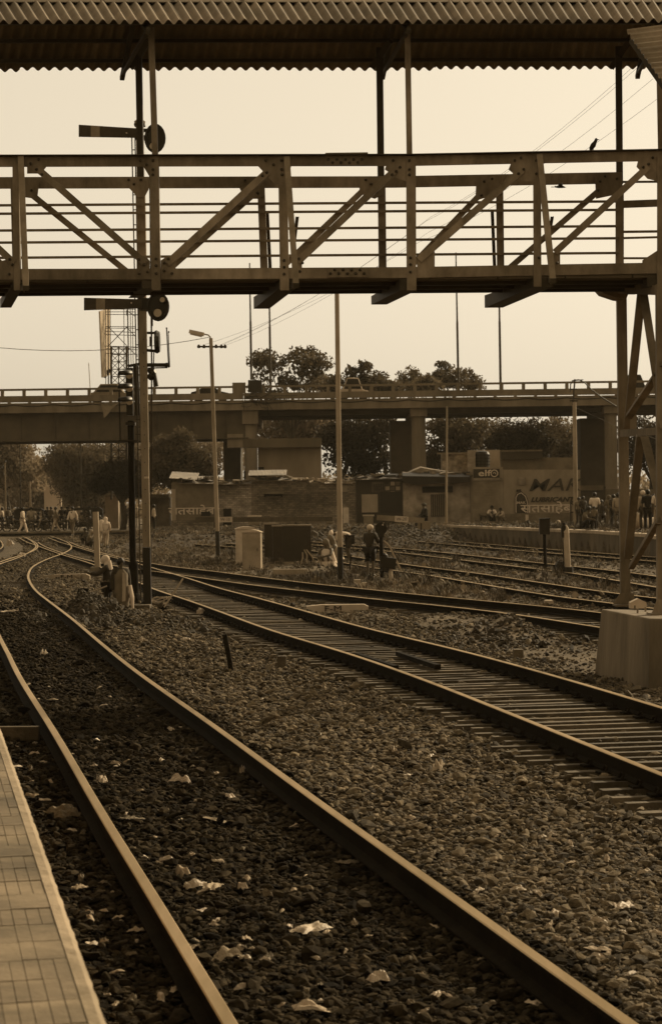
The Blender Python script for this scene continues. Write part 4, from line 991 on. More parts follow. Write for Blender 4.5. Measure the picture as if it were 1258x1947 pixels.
# wires
def wire(label,pts,r=.012,sag=0):
    P=[]
    for i in range(len(pts)-1):
        a,b_=Vector(pts[i]),Vector(pts[i+1])
        for k in range(10): t=k/10; q=a.lerp(b_,t); q.z-=sag*4*t*(1-t); P.append(q)
    P.append(Vector(pts[-1])); m=MB(); m.tube(P,r,4); tag(m.build('overhead_wire',M('wire',.10,.07,bump=0)),label,'wire')
wire('overhead wire sagging from the left edge to the lamp post',[W(-60,655,95),W(399,641,101)],.014,.45)
for k,(a,b_) in enumerate((((425,655),(1212,118)),((421,655),(1218,122)),((428,657),(1240,150)),((390,655),(1262,178)))):
    wire(['topmost thin overhead wire running from the lamp post up to the right','second thin overhead wire from the top on the lamp post','third thin overhead wire from the top on the lamp post','lowest thin overhead wire running from the lamp post up to the right'][k],[W(*a,101),W((a[0]+b_[0])/2-(10*k),(a[1]+b_[1])/2+26+6*k,80),W(*b_,60)],.0055,.35)
wire('cable slung between the electricity pole and the footbridge leg',[W(1094,775,138),W(1175,812,100),W(1258,838,60)],.012)
# ============================================================= flyover
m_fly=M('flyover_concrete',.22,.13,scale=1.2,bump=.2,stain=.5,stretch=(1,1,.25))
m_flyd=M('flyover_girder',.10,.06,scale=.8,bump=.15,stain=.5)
FLY=160.0
def K(x,y,d=FLY): return W(x,y,d)
zy=lambda y: 2.3+(955-y)*FLY/4000
fly=E('flyover',Vector((0,FLY,0)),'long concrete road flyover crossing the whole view behind the yard','flyover')
def fbox(name,x0,x1,z0,z1,y0,y1,mat,parent=fly,bevel=0):
    m=MB(); m.box(((x0+x1)/2,(y0+y1)/2,(z0+z1)/2),(x1-x0,y1-y0,z1-z0)); return m.build(name,mat,parent,bevel=bevel)
XL,XR=-60,60; xj=(466-629)*.04
fbox('fascia',XL,xj-.02,zy(757),zy(745),FLY,FLY+.35,m_fly); fbox('fascia',xj+.02,XR,zy(757),zy(745),FLY,FLY+.35,m_fly)
fbox('edge_beam',XL,xj-.02,zy(777.5),zy(758.5),FLY+.12,FLY+1.2,m_fly); fbox('edge_beam',xj+.02,XR,zy(777.5),zy(758.5),FLY+.12,FLY+1.2,m_fly)
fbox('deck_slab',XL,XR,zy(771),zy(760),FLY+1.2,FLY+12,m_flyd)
fbox('fascia',XL,XR,zy(757),zy(745),FLY+11.65,FLY+12,m_fly)
fbox('handrail',XL,XR,zy(735),zy(731.2),FLY+.05,FLY+.3,m_fly); fbox('handrail',XL,XR,zy(735),zy(731.2),FLY+11.7,FLY+11.95,m_fly)
pm=MB(); pm.box((0,.15,0),(.24,.26,.41)); pme=pm.mesh('baluster',m_fly)
x=-59.5
while x<59.5:
    if not (-7.8<x<-5.2) and abs(x)<32: share(pme,'baluster',fly,(x,0.03,(zy(745)+zy(735))/2))
    if abs(x)<32: share(pme,'baluster',fly,(x+.4,11.68,(zy(745)+zy(735))/2))
    x+=1.65
for k,yy in enumerate((FLY+.9,FLY+4,FLY+7.2,FLY+10.4)):
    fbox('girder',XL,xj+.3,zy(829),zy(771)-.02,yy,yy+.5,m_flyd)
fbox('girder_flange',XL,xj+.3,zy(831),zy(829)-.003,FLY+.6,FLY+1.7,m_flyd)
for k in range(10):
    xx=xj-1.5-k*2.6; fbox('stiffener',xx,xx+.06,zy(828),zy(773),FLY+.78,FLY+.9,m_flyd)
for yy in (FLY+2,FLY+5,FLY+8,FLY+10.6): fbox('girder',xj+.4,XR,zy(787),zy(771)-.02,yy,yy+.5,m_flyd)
# cable clipped along the edge beam
cbm=MB(); pts=[]
for k in range(121):
    xx=-30+k*.5; pts.append(Vector((xx,FLY+.07,zy(762)-.12*abs(math.sin(k*math.pi/6)))))
cbm.tube(pts,.03,4); cbm.build('clipped_cable',m_black,fly)
def pier(x0,x1,ytop,wx0,wx1,wtop):
    P0=(x0-629)*.04; P1_=(x1-629)*.04; m=MB(); m.tube([Vector(((P0+P1_)/2,FLY+1.2,0)),Vector(((P0+P1_)/2,FLY+1.2,zy(ytop)))],[(P1_-P0)/2*1.04,(P1_-P0)/2],16); m.build('pier_column',m_fly,fly,smooth=False)
    if wx0: fbox('pier_wall',(wx0-629)*.0425,(wx1-629)*.0425,0,zy(wtop),FLY+7,FLY+11,m_flyd)  # shade on the rear pier walls is put into their dark colour
    fbox('pier_cap',P0-.1,P1_+.1,zy(ytop)-.02,zy(772),FLY+.45,FLY+11.5,m_fly)
pier(465,490,803,430,462,803); pier(785,812,793,742,786,795); pier(1154,1178,792,1096,1156,795); pier(-150,-120,835,None,None,0)
fbox('bearing_block',(433-629)*.04,(463-629)*.04,zy(848),zy(822),FLY+.8,FLY+2,m_fly)
# boxes on the parapet
fbox('parapet_block',(445-629)*.04,(470-629)*.04,zy(745),zy(725),FLY+.02,FLY+.5,m_fly)
dk=MB(); dk.bar(W(485,723,FLY-.3),W(485,746,FLY-.3),1.05,.5,Yd); e=dk.build('control_box',m_black); tag(e,'black metal box fixed to the flyover parapet','box')
# tangled cables
rr=random.Random(9); m=MB()
for k in range(7):
    x0=rr.uniform(455,480); P=[W(x0+j*rr.uniform(6,16),752+8*math.sin(j+k)+rr.uniform(0,14)+4*j*(k%2),FLY-.1-.02*k) for j in range(8)]; m.tube(P,.018,4)
tag(m.build('cable_tangle',m_black),'tangle of black cables hanging on the flyover below the black box','cable')
# street light masts on the flyover
for (x0,yt,x1,yb,lab) in ((474.5,500,478,722,'leftmost slim mast on the flyover, rising behind the black box'),(511,500,514.5,742,'slim mast on the flyover just right of the black box'),(866,480,871,742,'slim mast on the flyover above the round bushy treetop'),(947,480,951,742,'slim mast on the flyover right of the round bushy treetop')):
    Y=FLY+11 if x0<870 else FLY+.6; e=E('lamp_mast',W(x1,yb,Y),lab,'lamp mast')
    m=MB(); m.tube([W(x0,yt,Y),W((x0+x1)/2,(yt+yb)/2,Y)],[.05,.075],8); m.tube([W((x0+x1)/2,(yt+yb)/2,Y),W(x1,yb,Y)],[.09,.10],8); m.build('shaft',m_steel_dk,e)
# torn banner hanging on the fascia
m=MB(); bp=[(192,768),(212,771),(226,766),(213,777),(207,786),(198,795),(196,782)]
m.prism([W(x,y,FLY-.25) for x,y in bp],(0,.03,0)); tag(m.build('torn_banner',m_stripe),'torn scrap of cloth hanging from the flyover edge at the left','banner')
# car and auto rickshaw on the flyover
def car(loc,label,L_=3.9,h=1.45,mat=None):
    e=E('car',loc,label,'car'); b=MB(); s=L_/3.9
    b.prism([(-1.9*s,-.75,.35),(1.9*s,-.75,.35),(1.95*s,-.75,.7),(1.1*s,-.75,.85),(.6*s,-.75,h),(-.8*s,-.75,h+.02),(-1.4*s,-.75,.9),(-1.9*s,-.75,.8)],(0,1.5,0)); b.build('body',mat or m_stripe,e,world=False,bevel=.06)
    g=MB(); g.prism([(.95*s,-.77,.88),(.55*s,-.77,h-.1),(-.75*s,-.77,h-.08),(-1.2*s,-.77,.9)],(0,1.54,0)); g.build('window',m_black,e,world=False)
    for x in (-1.2*s,1.2*s):
        for y in (-.7,.7): w_=MB(); w_.tube([(x,y-.1,.3),(x,y+.1,.3)],.3,14); w_.build('wheel',m_black,e,world=False)
    return e
zd=zy(760)
c=W(212,744,FLY+2.2); car((c.x,c.y,zd),'pale car driving on the flyover above the torn banner',3.6,1.5)
c=W(672,744,FLY+2.5); car((c.x,c.y,zd),'small round-roofed pale vehicle on the flyover behind the tall middle pole',2.4,1.75,m_white)
c=W(400,744,FLY+2.5); car((c.x,c.y,zd),'dark low vehicle on the flyover above the lamp post',3.0,1.1,m_black)
c=W(1205,744,FLY+2.5); car((c.x,c.y,zd),'dark vehicle on the flyover seen through the footbridge legs',2.6,1.7,m_black)
# ============================================================= lattice tower with billboard, behind the flyover
LT=176.0; lt=E('billboard_tower',W(235,950,LT),'steel lattice tower carrying a tall billboard seen edge-on beyond the flyover','billboard')
def L_(x,y,d=0): return W(x,y,LT+d)
m=MB(); m.prism([L_(188,592,-3),L_(207,586,3),L_(209,712,3),L_(193,718,-3)],(.12,0,0)); m.build('billboard_panel',M('billboard_back',.42,.34,scale=.8,bump=0,stain=.3),lt)
def ltb(n,a,b,r=.05,da=0,db=0): m=MB(); m.bar(L_(*a,da),L_(*b,db),r,r,Yd); m.build(n,m_steel_dk,lt)
for xt in (201,206,210,236,243,248,252,257,262): ltb('tower_leg' if xt in (206,243) else 'strut',(xt,586),(xt+(1 if xt<240 else 4)*.6,735),.10 if xt in (206,243) else .055,-1+.3*(xt%5),-1)
for y in (588,593,598,621,624,630,636,658,663,672): ltb('strut',(201,y),(258 if y<640 else 262,y+ (0 if y<625 else 2)),.05,.2*(y%3))
for a,b in (((207,622),(241,657)),((207,657),(241,622)),((241,590),(258,602)),((241,622),(258,640)),((241,658),(262,678)),((241,590),(241,600))): ltb('brace',a,b,.06)
for xt in (212,226,241): ltb('tower_leg',(xt,658),(xt,950),.16 if xt!=226 else .09,-1,-1)
y=660
while y<940:
    ltb('strut',(212,y),(241,y),.07,-1,-1)
    for a,b in (((212,y),(226,y+14)),((226,y),(212,y+14)),((226,y),(241,y+14)),((241,y),(226,y+14))): ltb('brace',a,b,.05,-1,-1)
    y+=14
m=MB(); m.prism([L_(194,716),L_(207,700),L_(212,704),L_(200,719)],(0,.3,0)); m.build('flood_lamp',m_black,lt)
# ============================================================= huts on the far bank
HY=140.0; ZH=.70
m_bk1=brick_mat('pale_brick',.55,.34,.25); m_bk2=brick_mat('dark_brick',.34,.17,.3)
m_pl1=M('grey_plaster',.17,.10,scale=1.5,stain=.5); m_pl2=M('peeling_plaster',.42,.12,scale=1.1,stain=.6,bump=.3); m_pl3=M('painted_wall',.34,.22,scale=.9,stain=.45,stretch=(1,1,.6))
m_tin=M('tin_roof',.24,.10,scale=1.5,rough=.6,stain=.5); m_dark=M('dark_opening',.012,.01,bump=0); m_junk=M('roof_junk',.30,.06,scale=2.5,stain=.6,rnd=.5)
def hx(x,Y=HY): return (x-629)/4000*Y
def hz_(y,Y=HY): return 2.3+(955-y)*Y/4000
def Hn(x,y,Y=HY): return W(x,y,Y)
def hut(name,label,cat,x0,x1,yt,yb,mat,Y=HY,dep=4.0,yt2=None):
    a,b=Hn(x0,yt,Y),Hn(x1,yt2 or yt,Y); e=E(name,Vector(((a.x+b.x)/2,Y,ZH)),label,cat)
    m=MB(); zb=ZH-.5; m.prism([(a.x,Y,zb),(b.x,Y,zb),(b.x,Y,b.z),(a.x,Y,a.z)],(0,dep,0)); m.build('wall',mat,e); return e
def quad(e,name,x0,y0,x1,y1,mat,dy=-.04,th=.05,Y=HY,bevel=0): 
    m=MB(); a=Hn(x0,y0,Y+dy); b=Hn(x1,y1,Y+dy); m.box(((a.x+b.x)/2,Y+dy,(a.z+b.z)/2),(abs(b.x-a.x),th,abs(a.z-b.z))); return m.build(name,mat,e)
def roofs(e,segs,Y=HY):
    for (x0,y0,x1,y1,dep,th) in segs:
        a=Hn(x0,y0,Y-.45); b=Hn(x1,y1,Y-.45); mb=MB(); n=max(6,int((b-a).length/.09)*3)
        rise=dep*.16; L0=(b-a).length
        for i in range(n+1):
            p=a.lerp(b,i/n)+Vector((0,0,.018*math.cos(2*math.pi*i/3))); mb.v+=[p,p+Vector((0,dep,rise)),p-Vector((0,0,.02)),p+Vector((0,dep,rise-.02))]
        for i in range(n): q=i*4; mb.f+=[(q,q+4,q+5,q+1),(q+2,q+3,q+7,q+6),(q,q+2,q+6,q+4)]; mb.mi+=[0]*3
        mb.build('roof_sheet',m_tin,e)
def junk(e,x0,x1,y,n,Y=HY,seed=0,big=1.0):
    rr=random.Random(seed+int(x0))
    m=MB()
    for k in range(n):
        p=Hn(rr.uniform(x0,x1),y+rr.uniform(-3,3),Y+rr.uniform(-.2,1.2)); r=Matrix.Rotation(rr.uniform(-.3,.3),3,'Y')@Matrix.Rotation(rr.uniform(0,3),3,'Z')@Matrix.Rotation(rr.uniform(-.3,.3),3,'X')
        m.box(p,(rr.uniform(.2,1.0)*big,rr.uniform(.1,.5)*big,rr.uniform(.03,.18)*big),r,mi=rr.choice((0,0,1,2)))
    o=m.build('roof_litter',[m_junk,m_tin,m_black],e); o['kind']='stuff'
h=hut('plaster_hut','grey plastered hut with tin roof and white hindi lettering, leftmost of the row','hut',326,410,917,1004,m_pl1)
quad(h,'side_panel',326,930,335,1003,m_pl3); roofs(h,[(322,909,375,912,3.0,0),(338,919,412,920,3.4,0)]); quad(h,'window_opening',382,973,400,981,m_dark); quad(h,'plinth',326,990,410,1004,m_bk2,-.12,.2)
junk(h,340,405,911,14,seed=1); 
m_wlet=M('white_lettering',.55,.42,scale=6,bump=0,stain=.2)
text_obj('\u0938\u0924\u0938\u093e\u0939\u0947\u092c','hindi_lettering',m_wlet,h,Hn(364,972,HY-.05),.5,bold=.008,sx=1.35)
h=hut('brick_hut','pale brick hut with two small openings behind the lamp post','hut',410.3,478,920,1003,m_bk1,Y=HY+.05)
quad(h,'window_opening',425,967,440,982,m_dark); quad(h,'door_opening',424,989,440,1003,m_dark); junk(h,410,475,916,26,seed=2); roofs(h,[(412,921,478,920,1.2,0)])
h=hut('brick_hut','dark brick hut with a shuttered window hood between two tin roofs','hut',478.3,558,915,1003,m_bk2)
quad(h,'window_opening',502,938,537,945,m_dark)
mm=MB(); mm.prism([Hn(500,933,HY-.1),Hn(539,933,HY-.1),Hn(541,938,HY-.7),Hn(498,938,HY-.7)],(0,0,-.05)); mm.build('window_hood',m_tin,h); quad(h,'sill',505,944,534,946,m_tin,-.08,.1)
roofs(h,[(472,904,545,903,2.4,0),(476,915,556,913,1.4,0)]); junk(h,478,556,908,14,seed=3)
h=hut('brick_hut','dark brick hut with a rubble covered flat roof right of the window hood','hut',558.3,617,917,1003,m_bk2,Y=HY+.04); junk(h,558,617,913,34,seed=4)
h=hut('brick_hut','dark brick hut with white door behind the tall middle pole','hut',617.3,676,919,1003,m_bk2,Y=HY+.02)
quad(h,'door',652,965,663,995,m_white); quad(h,'window',640,923,660,935,m_pl3); roofs(h,[(617,919,676,917,1.5,0)]); junk(h,617,676,913,22,seed=5)
h=hut('shack','dark timber shack with barred window, pale board and torn posters','shack',676.3,765,909,998,mdk,Y=HY-.02)
quad(h,'window_frame',706,917,730,936,m_junk,-.05,.05); w_=quad(h,'window',711,920,728,932,m_dark,-.09,.04)
for k in range(4): quad(w_,'window_bar',713+4*k,920,714+4*k,932,m_steel,-.13,.03)
quad(h,'board',687,940,718,974,m_pl3,-.10,.06); roofs(h,[(676,912,765,910,1.8,0)])
for k in range(9): quad(h,'poster',732+(k%3)*10,916+(k//3)*9,740+(k%3)*10,923+(k//3)*9,m_pl3 if k%2 else m_junk,-.06,.02)
quad(h,'door',722,935,763,975,m_black,-.06,.04); junk(h,676,765,905,22,seed=6)
h=hut('plaster_hut','hut with peeling plaster wall, slatted gate and cloth heaped on its roof','hut',765.3,893,915,997,m_pl2,Y=HY)
g_=quad(h,'gate',818,940,848,982,mdk,-.06,.06)
for k in range(7): quad(g_,'gate_bar',820+4*k,941,821.3+4*k,981,m_steel,-.11,.03)
quad(h,'sign_board',802,925,860,936,m_rust,-.08,.05)
for k in range(16): quad(h,'awning_fringe',803+3.6*k,930,805+3.6*k,936,m_black,-.13,.03)
mm=MB(); P=[Hn(x,y,HY-.9) for x,y in ((765,917),(785,922),(810,921),(835,919),(860,920),(893,916),(893,907),(765,905))]; mm.prism(P,(0,.9,.25)); mm.build('cloth_awning',m_black,h)
junk(h,765,893,902,40,seed=7,big=1.3)
mm=MB(); P=[Hn(x,y,HY+.2) for x,y in ((768,904),(785,895),(800,889),(822,893),(850,897),(842,907),(800,906))]; mm.prism(P,(0,1.4,.1)); mm.build('cloth_heap',m_junk,h)
h=hut('shop','small shop with rolling shutter and a worn elf sign above it','shop',893.3,955,888,997,m_pl3,Y=HY-.1)
sh=quad(h,'shutter',898,914,950,992,m_pl3,-.05,.04,HY-.1)
for k in range(26): quad(sh,'shutter_slat',898,914.4+3*k,950,916.2+3*k,m_stripe,-.09,.03,HY-.1)
sb_=quad(h,'sign_board',899,892,949,909,mdk,-.08,.08,HY-.1); text_obj('elf','lettering',m_wlet,sb_,Hn(920,900,HY-.25),.42,sx=1.5,bold=.01)
mm=MB(); c=Hn(939,900,HY-.26); mm.tube([c+Vector((.22*math.cos(a),0,.22*math.sin(a))) for a in [2*math.pi*k/18 for k in range(19)]],.035,6); mm.tube([c+Vector((-.1,0,0)),c+Vector((.02,0,.08)),c+Vector((.1,0,-.06))],.03,5); mm.build('emblem',m_wlet,sb_)
quad(h,'lintel',896,909,953,913,m_pl2,-.10,.16,HY-.1)
quad(h,'parapet',888,856,950,889,m_pl3,2.2,.2,HY-.1); quad(h,'parapet',888,856,903,889,m_pl2,.9,.3,HY-.1)
tk=E('water_tank',Hn(916,890,HY+1),'black cylindrical water tank on the roof of the shuttered shop','water tank')
T=lambda x,y,dy=0: W(x,y,HY+1+dy)
child('tank',tk,m_black,lambda m:m.tube([T(916,890),T(916,888),T(916,864),T(916,859),T(916,857)],[.50,.5,.5,.42,.15],16)); 
for y in (884,878,872,866): child('rib',tk,m_rust,lambda m:m.tube([T(916,y),T(916,y-1.2)],.53,16))
# painted advertisement wall
h=hut('advertisement_wall','long wall painted with a large MAK LUBRICANTS advertisement and an oil can','wall',955.3,1102,893,1000,m_pl3,Y=HY-.05,dep=.4)
quad(h,'lower_band',955.5,977,1102,1000,m_pl1,-.05,.03,HY-.05)
m_adv=M('painted_lettering',.05,.03,scale=5,bump=0,stain=.3); yy=HY-.12
text_obj('MAK','lettering',m_adv,h,Hn(1052,923,yy),.86,shear=.3,bold=.004,sx=1.4)
text_obj('LUBRICANTS','lettering',m_adv,h,Hn(1052,950,yy),.30,shear=.3,bold=.02,sx=1.27)
text_obj('\u0938\u0924\u0938\u093e\u0939\u0947\u092c','hindi_lettering',m_wlet,h,Hn(1038,967,yy-.03),.56,bold=.008,sx=1.35)
cn=child('painted_can',h,m_adv,lambda m:(m.prism([Hn(x,y,yy) for x,y in ((978,976),(978,945),(981,938),(990,934),(1000,942),(1004,955),(1004,976))],(0,.03,0)),m.prism([Hn(x,y,yy) for x,y in ((981,931),(990,930),(990,935),(981,936))],(0,.03,0))))
child('can_label',cn,m_wlet,lambda m:(m.tube([Hn(x,y,yy-.03) for x,y in ((980,975),(980,946),(983,940),(990,937),(998,944),(1002,956),(1002,975))],.03,4)))
text_obj('MAK','lettering',m_wlet,cn,Hn(990,956,yy-.03),.17,sx=1.2,bold=.004)
quad(h,'painted_frame',984,908,999,922,m_pl2,-.10,.03,HY-.05)
# structures above and behind the huts
h=hut('concrete_building','flat roofed windowless concrete building behind the brick huts','building',490,610,850,1000,M('building_wall',.20,.13,scale=.6,stain=.4,stretch=(1,1,.4)),Y=152,dep=5)
quad(h,'roof_slab',462,835,611,850,m_conc_dk,-.5,1.0,152); quad(h,'dark_arch',491,888,502,906,m_dark,-.05,.05,152)
h=hut('tarpaulin_shed','low shed of tarpaulin and boards left of the black water tank','shed',840,889,863,905,m_junk,Y=HY+3,dep=2); quad(h,'roof_beam',830,861,889,863,m_tin,-.1,.2,HY+3)
h=hut('dark_shed','long dark shed behind the painted advertisement wall','shed',952,1096,870,950,m_pl1,Y=150,dep=3); quad(h,'ridge_bar',950,856,1030,858,m_tin,-.4,.3,150); quad(h,'roof',951,858,1030,872,mdk,-.2,.3,150)
h=hut('hoarding_wall','pale hoarding glowing through the trees at the far left','hoarding',84,117,922,955,M('hoarding_paint',.6,.5,scale=.5,bump=0,stain=.2),Y=245,dep=.3)
for x in (): child('leg',h,m_steel_dk,lambda m:m.bar(W(x,950,215),W(x,962,215),.25,.2,Yd))
h=hut('roadside_shop','pale low roadside shop under the dark acacia tree','shop',200,225,942,985,m_pl3,Y=180,dep=3); quad(h,'roof',197,940,228,944,m_tin,-.3,.8,180)
h=hut('roadside_stall','low tin roofed stall half hidden by the signal posts','stall',285,322,945,985,m_pl1,Y=165,dep=3); quad(h,'roof',283,940,322,946,m_tin,-.5,.8,165)
h=hut('station_shelter','low dark shelter with a lettered fascia on the far platform','shelter',1100,1150,925,1000,mdk,Y=150,dep=3); quad(h,'fascia_board',1100,923,1146,932,m_pl1,-.2,.15,150)
h=hut('far_block','dark block closing the view beyond the far platform crowd','building',1150,1400,930,1000,m_pl1,Y=158,dep=3)
# timber frame on the far platform
b=base_pt(1092,998,PZ); T=lambda x,y,dy=0: W(x,y,b.y+dy); fr=E('braced_gate',b,'dark braced timber frame standing at the right end of the painted wall','gate')
for a,c_ in (((1084,954),(1084,998)),((1103,954),(1103,998)),((1084,954),(1103,954)),((1084,974),(1103,974)),((1084,956),(1103,974)),((1103,975),(1086,996))): child('timber',fr,mdk,lambda m:m.bar(T(*a),T(*c_),.08,.08,Yd))
# fence by the crossing on the left
b=base_pt(215,1000,.5); T=lambda x,y,dy=0: W(x,y,b.y+dy); fr=E('iron_fence',b,'dark iron fence behind the walking couple near the level crossing','fence')
for k in range(12): child('fence_post',fr,mdk,lambda m:m.bar(T(205+5*k,965),T(205+5*k,1003),.05,.05,Yd))
for y in (968,985): child('fence_rail',fr,mdk,lambda m:m.bar(T(203,y),T(262,y-1),.05,.05,Yd))
# distant thin posts at the left
for px,yt,yb,r,lab in ((10,880,990,.08,'pale post at the far left beyond the crossing'),(38,838,985,.07,'dark thin mast at the far left in the haze'),(153,835,985,.07,'dark thin mast between the two hazy trees'),(57,915,985,.10,'whitish post left of the glowing hoarding'),(200,865,930,.10,'pale tapering post above the dark acacia')):
    Y=185; m=MB(); m.tube([W(px,yt,Y),W(px+2,yb,Y)],[r*.8,r],6); tag(m.build('distant_pole',m_postbr if 'pale' in lab or 'whit' in lab else m_steel_dk),lab,'pole')
# ============================================================= trees
def leafmat(name,v,v2,tr=.0):
    m=M(name,v,v2,rough=.7,scale=1.2,bump=0,stain=.45,spec=.1); t=m.node_tree; b_=t.nodes['Principled BSDF']; src=b_.inputs['Base Color'].links[0].from_socket
    tr_=t.nodes.new('ShaderNodeBsdfTranslucent'); mx=t.nodes.new('ShaderNodeMixShader'); mx.inputs[0].default_value=.38; t.links.new(src,tr_.inputs[0]); t.links.new(b_.outputs[0],mx.inputs[1]); t.links.new(tr_.outputs[0],mx.inputs[2]); t.links.new(mx.outputs[0],t.nodes['Material Output'].inputs[0]); return m
m_bark=M('bark',.06,.03,scale=4,bump=.4)
def leaves(name,centers,rad,nper,leaf,mat,parent,flat=1.0,rs=None,long=1.0):
    rs=rs or np.random.RandomState(1); C=np.repeat(centers,nper,0); n=len(C)
    d=rs.normal(size=(n,3)); d/=np.linalg.norm(d,axis=1)[:,None]; d*=(rs.uniform(.2,1,n)**.45)[:,None]*np.repeat(rad,nper)[:,None]; d[:,2]*=flat
    P=C+d; a=rs.normal(size=(n,3)); a/=np.linalg.norm(a,axis=1)[:,None]; b=rs.normal(size=(n,3)); b-=a*(a*b).sum(1)[:,None]; b/=np.linalg.norm(b,axis=1)[:,None]
    s=(leaf*rs.uniform(.6,1.3,n))[:,None]; V=np.stack([P-a*s*long,P-b*s*.5,P+a*s*long,P+b*s*.5],1).reshape(-1,3)
    me=bpy.data.meshes.new(name); me.vertices.add(len(V)); me.vertices.foreach_set('co',(V-np.array(parent.location)).astype(np.float32).ravel()); q=np.arange(len(V),dtype=np.int32)
    me.loops.add(len(V)); me.loops.foreach_set('vertex_index',q); me.polygons.add(n); me.polygons.foreach_set('loop_start',np.arange(0,len(V),4,dtype=np.int32)); me.update(calc_edges=True); me.materials.append(mat)
    o=bpy.data.objects.new(name,me); COL.objects.link(o); o.parent=parent; return o
def tree(label,Y,base,ells,n,leaf,mat,nper=38,clump=.75,flat=.75,seed=0,depth=1.0,name='tree',surf=.5,long=1.0,trunk=.28):
    n=int(n*(1.12 if seed<6 else 1.5)); clump*=(.86 if seed<6 else 1); leaf*=.85; rs=np.random.RandomState(100+seed); s=Y/4000; bx=W(base,960,Y).x; e=E(name,Vector((bx,Y,.2)),label,'tree')
    cs=[]; area=sum(a[2]*a[3] for a in ells)
    for (cx,cy,rx,rz) in ells:
        k=max(3,int(n*rx*rz/area)); c=np.array(W(cx,cy,Y)); d=rs.normal(size=(k,3)); d/=np.linalg.norm(d,axis=1)[:,None]; d*=rs.uniform(surf**3,1,k)[:,None]**(1/3)
        d*=np.array([rx*s,(rx+rz)/2*s*depth,rz*s]); cs.append(c+d)
    cs=np.vstack(cs); rad=clump*rs.uniform(.6,1.35,len(cs))
    leaves('crown',cs,rad,nper,leaf,mat,e,flat,rs,long)
    m=MB(); top=Vector(cs.mean(0)); root=Vector((bx,Y,0)); fk=root.lerp(Vector((top.x,top.y,top.z)),.55); m.tube([root,root.lerp(fk,.5)+Vector((.15,0,0)),fk],[trunk,trunk*.8,trunk*.65],8); m.build('trunk',m_bark,e)
    for k in rs.choice(len(cs),min(9,len(cs)),replace=False):
        c=Vector(cs[k]); l=MB(); mid=fk.lerp(c,.5)+Vector((rs.uniform(-.4,.4),0,rs.uniform(0,.5))); l.tube([fk,mid,c],[trunk*.45,trunk*.25,.04],6); l.build('limb',m_bark,e)
    return e
lf1=leafmat('leaf_dark',.15,.06); lf2=leafmat('leaf_mid',.20,.09); lf3=leafmat('leaf_dusty_haze',.36,.18); lf4=leafmat('leaf_black',.06,.03)  # third one: distance haze is put into the pale dusty leaf colour
tree('tall open tree with ragged gaps rising above the flyover left of centre',200,555,[(550,670,24,16),(545,695,66,36),(585,668,20,10),(505,700,32,28),(490,690,20,16),(600,690,28,14),(585,725,50,25),(520,735,45,22),(608,679,14,9)],62,.26,lf1,nper=58,clump=1.0,seed=1,surf=.2)
tree('ragged continuous canopy between the tall open tree and the sprig tree',205,610,[(615,730,40,14),(700,735,30,10),(760,735,60,12),(820,733,30,12)],46,.24,lf2,nper=60,clump=.9,seed=3.5 and 18,surf=.1)
tree('tree with a sprig standing up above the flyover behind the tall middle pole',196,675,[(650,728,40,18),(690,712,16,16),(695,693,7,9),(668,708,10,8),(715,722,12,10),(632,738,18,10)],40,.24,lf1,nper=46,clump=.72,seed=2,surf=.1)
tree('small bushy treetop above the flyover between its two neighbours',198,728,[(725,722,14,12),(738,735,20,10)],18,.22,lf1,nper=46,clump=.65,seed=3,surf=.1)
tree('pale bushy treetop above the flyover left of the round one',215,780,[(783,722,26,18),(760,732,14,10),(800,730,20,14)],34,.22,lf2,nper=60,clump=.8,seed=4,surf=.2)
tree('round dense treetop above the flyover between two slim masts',215,860,[(850,712,28,22),(880,722,30,18),(830,726,25,14),(905,735,14,8)],60,.20,lf2,nper=70,clump=.8,seed=5,surf=.3)
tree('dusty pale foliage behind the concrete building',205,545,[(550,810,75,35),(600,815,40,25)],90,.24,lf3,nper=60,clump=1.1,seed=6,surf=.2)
tree('dark leafy tree between the concrete building and the dark pier',178,680,[(675,845,62,55),(640,820,30,28),(725,820,30,30),(700,880,45,25)],120,.22,lf4,nper=60,clump=.95,seed=7,surf=.2)
tree('broad tree right of the middle pier with a visible branch',182,850,[(850,840,50,48),(880,820,50,32),(830,880,30,30)],110,.20,lf1,nper=65,clump=.9,seed=8,surf=.2)
tree('dense rounded dark bush-like tree left of the right pier',176,975,[(975,855,45,48),(1010,840,40,35)],110,.16,lf4,nper=80,clump=.9,seed=9,surf=.4)
tree('dusty tree directly left of the right pier',190,1060,[(1050,845,50,48),(1085,860,40,45),(930,825,40,25)],120,.19,lf2,nper=70,clump=1.0,seed=10,surf=.3)
tree('dark tree seen through the footbridge legs on the right',185,1230,[(1220,845,50,50),(1270,850,50,50)],110,.2,lf4,nper=60,clump=1.0,seed=11,surf=.2)
tree('hazy leafy tree at the far left edge beneath the flyover',240,20,[(5,875,60,50),(50,900,40,35),(-30,860,60,45),(25,855,34,18)],130,.26,lf3,nper=60,clump=1.3,seed=12,surf=.1)
tree('tall hazy feathery tree beside the glowing hoarding',225,160,[(150,875,60,40),(140,915,36,30),(180,900,40,45),(120,885,26,18),(170,950,45,30)],200,.17,lf2,nper=90,clump=1.3,seed=13,surf=.2,long=1.6)
tree('low dark spreading acacia left of the signal posts',160,232,[(225,905,36,22),(250,915,36,26),(200,920,20,14),(245,890,25,12)],120,.11,lf4,nper=130,clump=.62,seed=14,surf=.3,long=1.8,name='acacia_tree')
tree('dark bushy tree between the signal post and the lamp post',152,340,[(335,845,34,22),(320,870,40,28),(365,880,40,25),(300,890,25,22),(385,895,25,20),(340,905,50,22)],170,.12,lf1,nper=110,clump=.7,seed=15,surf=.3,long=1.4)
